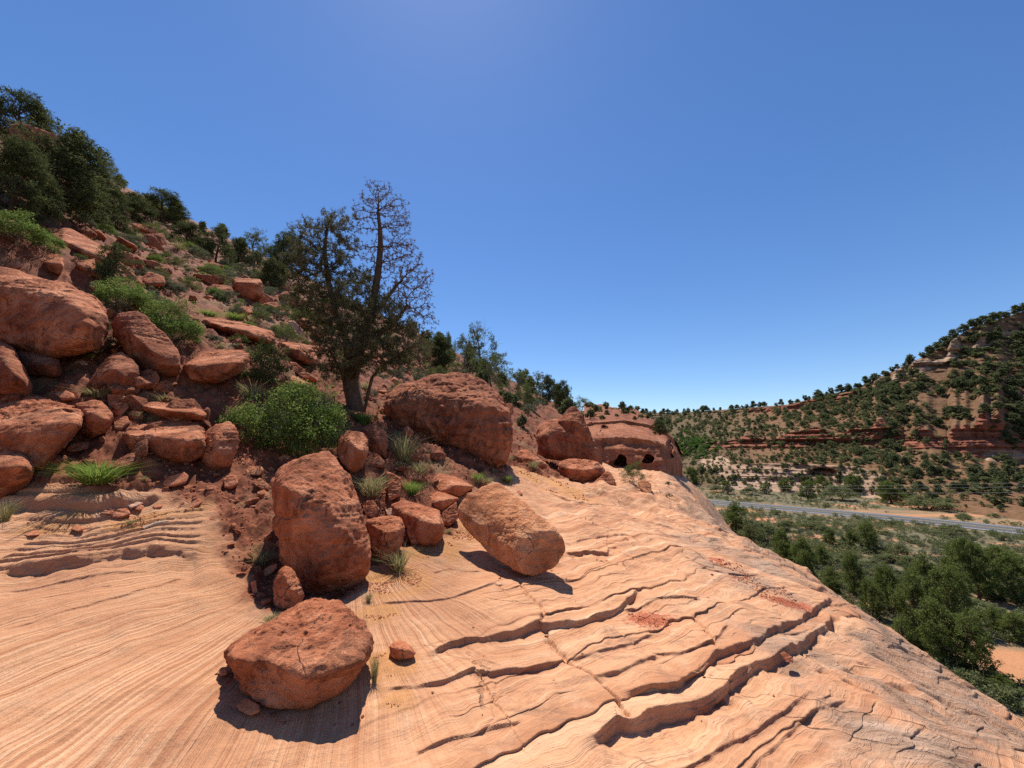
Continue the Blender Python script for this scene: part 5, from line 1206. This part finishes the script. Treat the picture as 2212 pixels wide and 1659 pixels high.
def hill_cols(u):
    rows = [np.interp(u, HU, np.array(HK[k], float)) for k in ('foot', 'pale', 'rb0', 'rb1', 'up0', 'up1', 'rdg')]
    nz = vnoise(np.stack([u * .021, u * 0], -1), 431); nz2 = vnoise(np.stack([u * .05, u * 0 + 3], -1), 432)
    rows[3] = rows[2] - (rows[2] - rows[3]) * np.clip(.9 + .4 * nz + .3 * nz2, .5, 1.4); rows[2] = rows[2] + 5 * nz2; rows[3] = rows[3] + 4 * nz2
    rows[5] = rows[4] - (rows[4] - rows[5]) * np.clip(.8 + .6 * nz2, .2, 1.2)
    yf = np.interp(u, HU, HYF); yr = np.interp(u, HU, HYR); ys = [yf + (yr - yf) * f for f in HFR]
    return np.array(rows), np.array(ys)
def hill_disp(X):
    """displacement along the line of sight, metres"""
    q = X * np.array([1, 1, 1.0]); z = X[..., 2]
    layers = fbm(np.stack([z * .55 + .6 * fbm(X * .02, 2, 401), X[..., 0] * .012, X[..., 1] * .012], -1), 4, 402)
    return layers, 5.0 * fbm(X * .018, 4, 403) + 1.6 * ridged(X * .07, 4, 404), fbm(X * .22, 4, 405)
def hill_surface(u, v, full=False):
    rows, ys = hill_cols(u); Y = np.empty(u.shape); band = np.zeros(u.shape); pale = np.zeros(u.shape); upm = np.zeros(u.shape)
    vv = np.clip(v, rows[-1], rows[0]); Y[:] = ys[-1]
    for k in range(6):
        m = (vv <= rows[k]) & (vv >= rows[k + 1]); f = (rows[k] - vv) / np.maximum(rows[k] - rows[k + 1], 1e-6); Y = np.where(m, ys[k] + (ys[k + 1] - ys[k]) * f, Y)
        if k == 0: pale = np.where(m, 1, pale)
        if k == 2: band = np.where(m, 1, band)
        if k == 4: upm = np.where(m, 1, upm)
    X = P(u, v, Y); lay, lump, fine = hill_disp(X)
    cliff = np.maximum(np.maximum(band, pale * (u > 1540) * (u < 1930)), upm)
    disp = lump * (1 - .5 * cliff) + cliff * (1 - .55 * pale) * (3.4 * lay + 3.0 * fbm(X * .07, 3, 406) + 1.4 * fine) + (1 - cliff) * (1.3 * lay + .5 * fine)
    e = ((u - 1777) / 34.0) ** 2 + ((v - 1022) / 13.0) ** 2; disp = disp + 9.0 * (1 - sstep(.5, 1.1, e)) * (v < 1030)
    disp = disp * sstep(0, 8, rows[0] - v)
    d = X / np.linalg.norm(X, axis=-1)[..., None]; X = X + d * disp[..., None]
    return (X, band, pale, upm) if full else X
def build_hill():
    nu, nv = 1050, 260; u1 = np.linspace(1170, 2460, nu); tau = np.linspace(0, 1, nv)
    rows, _ = hill_cols(u1); U = np.repeat(u1[None], nv, 0); Vv = rows[0][None] + (rows[-1] - rows[0])[None] * tau[:, None]
    X, band, pale, upm = hill_surface(U.ravel(), Vv.ravel(), True); X = X.reshape(nv, nu, 3)
    foot = X[0].copy(); foot[:, 2] = VALLEY - 3; foot[:, :2] *= .93
    bk = [X[-1] * np.array([1.06, 1.06, 1.0]) - np.array([0, 0, 2.0]), X[-1] * np.array([1.3, 1.3, .9]) - np.array([0, 0, 25.0]), X[-1] * np.array([1.6, 1.6, .3]) - np.array([0, 0, 80.0])]
    allX = np.concatenate([foot[None], X] + [b[None] for b in bk]); n = allX.shape[0]
    i = np.arange(n - 1)[:, None] * nu + np.arange(nu - 1)[None]; q = np.stack([i, i + 1, i + nu + 1, i + nu], -1).reshape(-1, 4)
    me = mesh_np('far_hill', allX.reshape(-1, 3), q, [M['hill']])
    pad = lambda a, w=0.0: np.concatenate([np.full(nu, w), a.ravel(), np.full(nu * 3, w)])
    p2 = np.stack([U.ravel() * .03, Vv.ravel() * .05], -1); nz = fbm(X.reshape(-1, 3) * .06, 3, 411)
    uu = U.ravel(); vvv = Vv.ravel()
    palem = np.clip(pale * sstep(1530, 1580, uu) * (1 - sstep(1880, 1950, uu)) + np.exp(-((uu - 1545) / 35) ** 2 - ((vvv - 1000) / 16) ** 2) * 1.2 + np.exp(-((uu - 2170) / 60) ** 2 - ((vvv - 985) / 16) ** 2) + upm * sstep(1820, 1900, uu) * .8, 0, 1)
    bandm = np.clip(band + upm * (1 - sstep(1800, 1880, uu)) * sstep(1560, 1680, uu) + np.exp(-((vvv - 800) / 16) ** 2) * sstep(2050, 2150, uu) * sstep(-.1, .3, nz), 0, 1) * sstep(1450, 1600, uu)
    green = (1 - sstep(1500, 1680, uu))
    for nm, a in (('pale', palem), ('band', bandm), ('green', green)): attr(me, nm, pad(a))
    tag(link('far_hill', me), kind='structure')
def hill_material():
    t = NT('far_hill_rock'); co = t.coord(); pl, bd, gr = t.attr('pale'), t.attr('band'), t.attr('green')
    a = t.noise(co, .05, 6, .65); b = t.noise(co, .35, 7, .72); c = t.noise(co, 1.6, 5, .7); lz = t.noise(t.mapv(co, (.02, .02, .8)), 1.0, 7, .7, .4)
    soil = t.ramp(b, [(.32, (.115, .045, .022)), (.5, (.18, .075, .038)), (.68, (.27, .13, .07))])
    soil = t.mix(t.math('MULTIPLY', t.fr(c, .44, .6), .7), soil, (.10, .10, .045))
    soil = t.mix(t.math('MULTIPLY', gr, .7), soil, t.mix(b, (.05, .065, .028), (.15, .09, .05)))
    red = t.ramp(lz, [(.32, (.12, .042, .025)), (.5, (.26, .088, .05)), (.68, (.36, .15, .088))])
    pale = t.ramp(lz, [(.3, (.25, .15, .10)), (.5, (.37, .235, .155)), (.7, (.47, .325, .225))])
    col = t.mix(t.fr(t.math('ADD', bd, t.math('MULTIPLY', t.math('SUBTRACT', t.math('MULTIPLY', t.math('ADD', a, b), .5), .5), 3.2)), .42, .62), soil, red)
    col = t.mix(t.fr(t.math('ADD', pl, t.math('MULTIPLY', t.math('SUBTRACT', b, .5), .9)), .4, .6), col, pale)
    n = t.bump(lz, t.math('MULTIPLY', t.math('MAXIMUM', pl, bd), .9), 1.6); n = t.bump(b, .7, .8, n); n = t.bump(c, .5, .25, n)
    return t.done(col, n, .95)
M['hill'] = hill_material(); build_hill()

# trees and shrubs of the far side
def hill_plants():
    g = np.random.default_rng(17); n = 9500
    u = g.uniform(1255, 2240, n); rows, _ = hill_cols(u); v = rows[0] + (rows[-1] - rows[0]) * g.uniform(0.0, 1.0, n) ** .95
    X, band, pale, upm = hill_surface(u, v, True)
    dens = .48 + .5 * fbm(X * .03, 3, 421) + .25 * (u < 1650); keep = g.uniform(0, 1, n) < dens * np.where(band + pale * (u > 1560) * (u < 1900) > 0, .38, 1) * np.where(upm > 0, .6, 1)
    u, v, X = u[keep], v[keep], X[keep]; D = X[:, 1] * cp + X[:, 2] * sp
    hp = np.exp(g.uniform(math.log(4.2), math.log(16), len(u))) * np.interp(u, [1255, 1600, 1900, 2212], [.62, .75, 1.15, 1.55]); h = np.clip(hp / F * D, 1.2, 6.5)
    sky_u = np.concatenate([np.linspace(1290, 2225, 60) + g.uniform(-7, 7, 60)]); rs, _ = hill_cols(sky_u); XS = hill_surface(sky_u, rs[-1] + .8); DS = XS[:, 1] * cp + XS[:, 2] * sp
    hs_ = np.exp(g.uniform(math.log(7), math.log(17), 60)) * np.interp(sky_u, [1380, 1600, 1900, 2212], [.8, .9, 1.3, 2.0]) / F * DS
    px = h / D; order = np.argsort(-px); R = random.Random(3); small = order[150:]; near = order[:150]
    for i in near:
        if 1450 < u[i] < 1530 and 925 < v[i] < 1000: plant('cottonwood_tree', 'cottonwood', X[i], h[i], h[i] * 1.2, 'light green leafy tree in the hollow beyond the cave cliff', 'tree', 'light green trees beyond the cave cliff', R); continue
        shrub = R.random() < .3
        low = v[i] > np.interp(u[i], HU, HK['rb0'])
        reg = 'below' if low else 'above'
        if shrub: plant('shrub', 'far_shrub', X[i], h[i] * .6, h[i] * .95, 'green shrub on the far canyon side %s the red cliff band' % reg, 'shrub', 'shrubs %s the far red cliff band' % reg, R)
        else: plant('juniper_tree', 'far_tree', X[i], h[i], h[i] * R.uniform(.8, 1.2), 'dark juniper on the far canyon side %s the red cliff band' % reg, 'tree', 'junipers %s the far red cliff band' % reg, R)
    for i in range(60): plant('juniper_tree', 'far_tree', XS[i], min(hs_[i], 7), min(hs_[i], 7) * R.uniform(.8, 1.3), 'dark juniper on the skyline of the far canyon side', 'tree', 'junipers on the far skyline', R)
    def mass(name, idx, key, XX, hh, lab, ws=1.0):
        tm = TPL[key]; Vs, F3, F4, off = [], [], [], 0; mi = []
        for j, i in enumerate(idx):
            me = tm[j % len(tm)]; V = CACHE[me.name][0]; a = R.uniform(0, 6.28); ca, sa = math.cos(a), math.sin(a)
            W = np.stack([(V[:, 0] * ca - V[:, 1] * sa) * hh[i] * ws * 1.2, (V[:, 0] * sa + V[:, 1] * ca) * hh[i] * ws * 1.2, V[:, 2] * hh[i]], -1) + XX[i]
            Vs.append(W); F3.append(CACHE[me.name][1] + off); off += len(V)
        o = link(name, mesh_np(name, np.concatenate(Vs), np.concatenate(F3), [tm[0].materials[0]], smooth=False)); tag(o, lab, 'trees', kind='stuff')
    CACHE = {}
    for key, nl in (('far_tree', 420), ('far_shrub', 420), ('cottonwood', 420)):
        for me in TPL[key]:
            V = np.empty(len(me.vertices) * 3, np.float32); me.vertices.foreach_get('co', V); V = V.reshape(-1, 3)
            tri = np.array([p.vertices[:] for p in me.polygons if len(p.vertices) == 3 and p.index % 2 == 0]); used = np.unique(tri); mp = np.full(len(V), -1); mp[used] = np.arange(len(used)); CACHE[me.name] = (V[used], mp[tri])
    sel = np.array([R.random() < .6 for _ in small])
    mass('distant_trees', small[~sel], 'far_tree', X, h, 'small dark trees dotted all over the far canyon side')
    mass('distant_shrubs', small[sel], 'far_shrub', X, h * .6, 'small green shrubs dotted all over the far canyon side', 1.4)
    # the hollow of light green trees beyond the cave cliff
    uc = g.normal(1492, 26, 90); vc = g.normal(962, 16, 90); k = (vc > 925) & (vc < 1005); XC = hill_surface(uc[k], vc[k])
    mass('distant_grove', np.arange(len(XC)), 'cottonwood', XC, np.full(len(XC), 3.6) * g.uniform(.7, 1.2, len(XC)), 'grove of light green trees in the hollow beyond the cave cliff', 1.1)
hill_plants()

# valley trees and shrubs
def vplant(name, key, u, v, h, w, label, cat, group):
    c = hitv(u, v); z = float(valley_z(np.array([c[0]]), np.array([c[1]]))[0]); D = c[1] * cp + z * sp; k = D / F
    plant(name, key, (c[0], c[1], z), h * k, w * k, label, cat, group, sink=.03)
VG = 'big valley trees'
for zx, zy, h, w, key, lab in [
    (415,1200,80,85,'valley_tree','round dark tree beyond the road, the first one past the slickrock edge'), (545,1205,55,90,'valley_shrub','low wide shrub second from the slickrock beyond the road'),
    (640,1200,60,80,'valley_tree','dark tree below the pale arched ledge, beyond the road'), (750,1185,85,90,'valley_tree','tall dark tree in front of the pale ledge arch'),
    (885,1240,120,110,'valley_tree','large dark tree beyond the road near the tip of the pale ledge'), (975,1200,110,110,'valley_tree','tree set back behind the large dark trees beyond the road'),
    (1080,1240,110,150,'valley_shrub','broad brownish shrub beyond the road between two dark trees'), (1150,1210,130,120,'valley_tree','tall dark tree right of the broad brownish shrub'),
    (1360,1255,135,150,'valley_tree','large dark round tree right beside the sandy patch beyond the road'), (1260,1170,110,150,'valley_shrub','light green broad shrub behind the large dark round tree'),
    (1480,1140,110,150,'valley_shrub','light green broad shrub at the hill foot, right of the pale ledge'), (1600,1290,90,210,'valley_shrub','wide yellow-green bush beside the far edge of the road'),
    (1720,1265,110,140,'valley_shrub','dull green bush right of the wide yellow-green one'), (1725,1170,150,180,'valley_tree','big dark tree at the hill foot above the yellow-green bush'),
    (1960,1250,145,150,'valley_tree','very dark conical juniper beyond the road toward the right'), (2095,1215,170,120,'valley_tree','tall dark tree at the right end beyond the road'),
    (1850,1190,120,150,'valley_shrub','green shrub between the two dark trees at the hill foot on the right'), (1930,1130,100,130,'valley_shrub','shrub on the rise behind the very dark conical juniper'),
    (2060,1110,90,110,'valley_tree','tree under the pale right-hand ledge of the hill foot'), (300,1145,70,45,'valley_tree','slim tree at the mouth of the side canyon'), (215,1150,110,90,'valley_tree','tall tree just past the edge of the slickrock in the valley'),
    (460,1085,50,45,'far_tree','small tree on the pale slope left of the ledge arch'), (350,1190,50,70,'valley_shrub','light shrub just past the slickrock edge beyond the road'),
    (470,1450,190,170,'valley_tree','tall tree against the slickrock edge on the near side of the road'), (570,1500,180,130,'valley_shrub','light green tree beside the tall one at the slickrock edge'),
    (640,1480,120,160,'valley_shrub','dull shrub on the near side of the road left of the meadow'), (745,1575,165,115,'valley_tree','dark juniper at the slickrock edge below the dull shrub'),
    (870,1660,195,150,'valley_tree','dark conical juniper next to the slickrock edge, mid height'), (1012,1500,105,80,'valley_tree','small dark juniper alone in the sage meadow, left of a pair'),
    (1130,1520,110,90,'valley_tree','small dark juniper in the sage meadow, right of a pair'), (1235,1535,170,140,'valley_tree','grey-green juniper standing tallest in the middle of the sage meadow'),
    (1390,1560,90,130,'valley_shrub','low green shrub right of the tallest meadow juniper'), (950,1420,60,110,'valley_shrub','low green shrub near the road in the meadow'), (760,1420,70,110,'valley_shrub','low green shrub near the slickrock edge by the road')]:
    u, v = Z6((zx, zy)); key2 = key
    vplant('juniper_tree' if 'tree' in key else 'shrub', key2, u, v, h * .3733, w * .3733, lab, 'tree' if 'tree' in key else 'shrub', VG)
for u, v, h, w, lab in [
    (1745,1262,78,60,'olive juniper low on the slope edge, left of the front clump'),(1800,1290,70,70,'olive juniper at the left end of the front clump'),(1850,1290,110,75,'pointed olive juniper in the front clump, tallest at its left'),
    (1925,1330,120,95,'dense olive juniper in the front clump next to the pointed one'),(1890,1340,90,80,'low olive juniper at the rock edge in the front clump'),(1985,1380,150,120,'large olive juniper in the middle of the front clump'),
    (2060,1360,150,130,'large olive juniper in the back of the front clump'),(2040,1440,150,150,'big olive juniper close to the rock edge, widest in the front clump'),(2110,1465,150,130,'big dark juniper at the right end of the front clump above red soil'),
    (2010,1310,120,110,'olive juniper at the back left of the front clump'),(2115,1300,150,120,'tall olive juniper behind the front clump'),(2195,1310,120,120,'dark juniper at the right edge of the picture behind red soil'),
    (2075,1265,95,95,'olive juniper in the far row of the front clump'),(2160,1235,60,110,'low juniper at the right edge behind the front clump'),(2200,1390,70,90,'low open shrub on the red soil at the right edge'),(2150,1370,60,80,'twiggy shrub under the dark juniper on red soil'),
    (1960,1420,90,90,'juniper peeking over the rock edge below the large olive one'),(2170,1500,50,90,'dark shrub below the big dark juniper at the rock edge'),(1700,1225,62,55,'small juniper at the rock edge, far left of the front clump'),(1775,1225,50,60,'small juniper behind the rock edge beside the sage')]:
    vplant('juniper_tree', 'valley_tree', u, v, h * .88, w * .7, lab, 'tree', 'front clump of valley junipers')
def valley_stuff():
    g = np.random.default_rng(23); n = 13000
    u = g.uniform(1480, 2290, n); v = 1040 + 500 * g.uniform(0, 1, n) ** 1.25; d = ray(u, v); X = d * (VALLEY / d[:, 2])[:, None]
    rd = road_dist(X[:, 0], X[:, 1]); s_, t_2 = st(X[:, 0], X[:, 1]); bare = blobs_v(X[:, 0], X[:, 1]); dn = fbm(X[:, :2] * .05, 3, 231)
    vf = np.interp(u, HU, HK['foot'])
    k = (rd > 6.5) & (s_ > 20) & (bare < .45) & (v > vf - 4) & (g.uniform(0, 1, n) < np.where(rd < 11, .25, .8) * np.where(X[:, 1] < 62, .45, 1) + .4 * dn); X = X[k]; u, v, rd = u[k], v[k], rd[k]
    X[:, 2] = valley_z(X[:, 0], X[:, 1]); h = g.uniform(.35, 1.15, len(X)); shr = (fbm(X[:, :2] * .07, 3, 233) + g.normal(size=len(X)) * .35 > .12)
    R = random.Random(9)
    def mass(name, idx, tkind, nl, mat, size, lab, cat, hs):
        tms = []
        for q in range(4):
            gg = np.random.default_rng(300 + q); bl = crown_blobs('bush', gg, 9); pts, dd = blob_points(bl, nl, gg, .5); tms.append((pts, dd))
        P_, D_, S_ = [], [], []
        for i in idx:
            pts, dd = tms[R.randrange(4)]; a = R.uniform(0, 6.28); ca, sa = math.cos(a), math.sin(a); w = hs[i] * 1.35
            P_.append(np.stack([(pts[:, 0] * ca - pts[:, 1] * sa) * w, (pts[:, 0] * sa + pts[:, 1] * ca) * w, pts[:, 2] * hs[i] - .1 * hs[i]], -1) + X[i]); D_.append(dd + np.array([0, 0, .6])); S_.append(np.full(len(pts), size * hs[i]))
        P_ = np.concatenate(P_); D_ = np.concatenate(D_); S_ = np.concatenate(S_)
        tv, tf = tuft(tkind, np.random.default_rng(5)); tv, tf = tv[:12], tf[:4]
        V, Fc = instanced(tv, tf, P_, basis(D_, g), S_); o = link(name, mesh_np(name, V, Fc, [M[mat]], smooth=False)); tag(o, lab, cat, kind='stuff')
    ii = np.arange(len(X)); near = X[:, 1] < 70
    mass('sagebrush', ii[~shr], 'spray', 30, 'sage', .30, 'low grey-green sagebrush covering the valley floor', 'sagebrush', h)
    mass('brush', ii[shr], 'leaf', 34, 'valley_green', .26, 'low green brush covering the valley floor in patches', 'brush', h * 1.7)
valley_stuff()
def meadow_shrubs():
    g = random.Random(77)
    k = 0
    while k < 80:
        u = g.uniform(1560, 2230); v = g.uniform(1110, 1330); c = hitv(u, v)
        if road_dist(np.array([c[0]]), np.array([c[1]]))[0] < 11 or st(c[0], c[1])[0] < 24 or v < 1100: continue
        hp = g.uniform(9, 22) * (v - 960) / 250
        vplant('shrub', 'valley_shrub', u, v, hp, hp * g.uniform(1.3, 2.2), 'dull green rounded shrub in the sage meadow on the near side of the road', 'shrub', 'meadow shrubs'); k += 1
meadow_shrubs()

# ------------------------------------------------------------------ small roadside things
def prim(name, verts, faces, mat, parent=None, loc=(0, 0, 0)): return link(name, mesh_np(name, np.array(verts, float), [np.array(f) for f in faces], [mat], smooth=False), loc, parent)
def box(x0, x1, y0, y1, z0, z1):
    V = [(x, y, z) for z in (z0, z1) for y in (y0, y1) for x in (x0, x1)]
    return np.array(V, float), np.array([[0, 2, 3, 1], [4, 5, 7, 6], [0, 1, 5, 4], [2, 6, 7, 3], [0, 4, 6, 2], [1, 3, 7, 5]])
t_ = NT('sign_orange'); M['sign_orange'] = t_.done(t_.mix(.5, (.85, .32, .02), (.9, .36, .03)), None, .5)
t_ = NT('galvanised'); M['galv'] = t_.done(t_.ramp(t_.noise(t_.coord(), 8, 3), [(.3, (.32, .33, .34)), (.7, (.45, .46, .47))]), None, .5)
c = hitv(1545, 1076); r = empty('road_sign', c); tag(r, 'orange diamond warning sign on a post beyond the road', 'sign')
V, Fc = box(-.06, .06, -.04, .04, -.3, 2.6); prim('post', V, [Fc], M['galv'], r)
dm = [(0, -.06, 1.5), (.85, -.06, 2.35), (0, -.06, 3.2), (-.85, -.06, 2.35), (0, -.045, 1.5), (.85, -.045, 2.35), (0, -.045, 3.2), (-.85, -.045, 2.35)]
prim('panel', dm, [[[0, 1, 2, 3], [7, 6, 5, 4], [0, 4, 5, 1], [1, 5, 6, 2], [2, 6, 7, 3], [3, 7, 4, 0]]], M['sign_orange'], r)
c = hitv(2186, 1161); r = empty('delineator_post', c); tag(r, 'thin white marker post on the near shoulder of the road', 'post')
V, Fc = box(-.07, .07, -.03, .03, -.2, 1.25); prim('post', V, [Fc], M['white_paint'], r); V, Fc = box(-.05, .05, -.036, -.031, .98, 1.18); prim('reflector', V, [Fc], M['galv'], r)
def wire(v0, v1, Y, lab):
    a, b = P(1380, v0, Y + 40), P(2420, v1, Y - 12); n = 40; tt = np.linspace(0, 1, n); L = a[None] + (b - a)[None] * tt[:, None]; L[:, 2] -= 1.0 * 4 * tt * (1 - tt)
    V, Fc = tubes(L[:-1], L[1:], np.full(n - 1, .016), np.full(n - 1, .016), 4); o = link('power_line', mesh_np('power_line', V, Fc, [M['galv']])); tag(o, lab, 'cable', 'power lines across the valley')
wire(1046, 1036, 95, 'thin power line across the valley above the road, highest of the strands'); wire(1049, 1046, 97, 'thin power line across the valley above the road, second strand from the top'); wire(1054, 1060, 95, 'thin power line across the valley above the road, lowest of the strands')
# bleached stick on the shelf
p0 = ground_at(310, 1142); p1 = p0 + np.array([.16, .14, .06]); A = np.array([p0, p0 + (p1 - p0) * .5 + np.array([0, 0, .02])]); B = np.array([A[1], p1])
V, Fc = tubes(A + np.array([0, 0, .02]), B + np.array([0, 0, .02]), [.014, .012], [.012, .006], 6); t_ = NT('bleached_wood'); M['stick'] = t_.done(t_.ramp(t_.noise(t_.coord(), 30, 3), [(.3, (.5, .44, .36)), (.7, (.66, .6, .5))]), None, .8)
tag(link('stick', mesh_np('stick', V - p0, Fc, [M['stick']]), p0), 'short bleached white stick lying on the sandy shelf', 'stick')
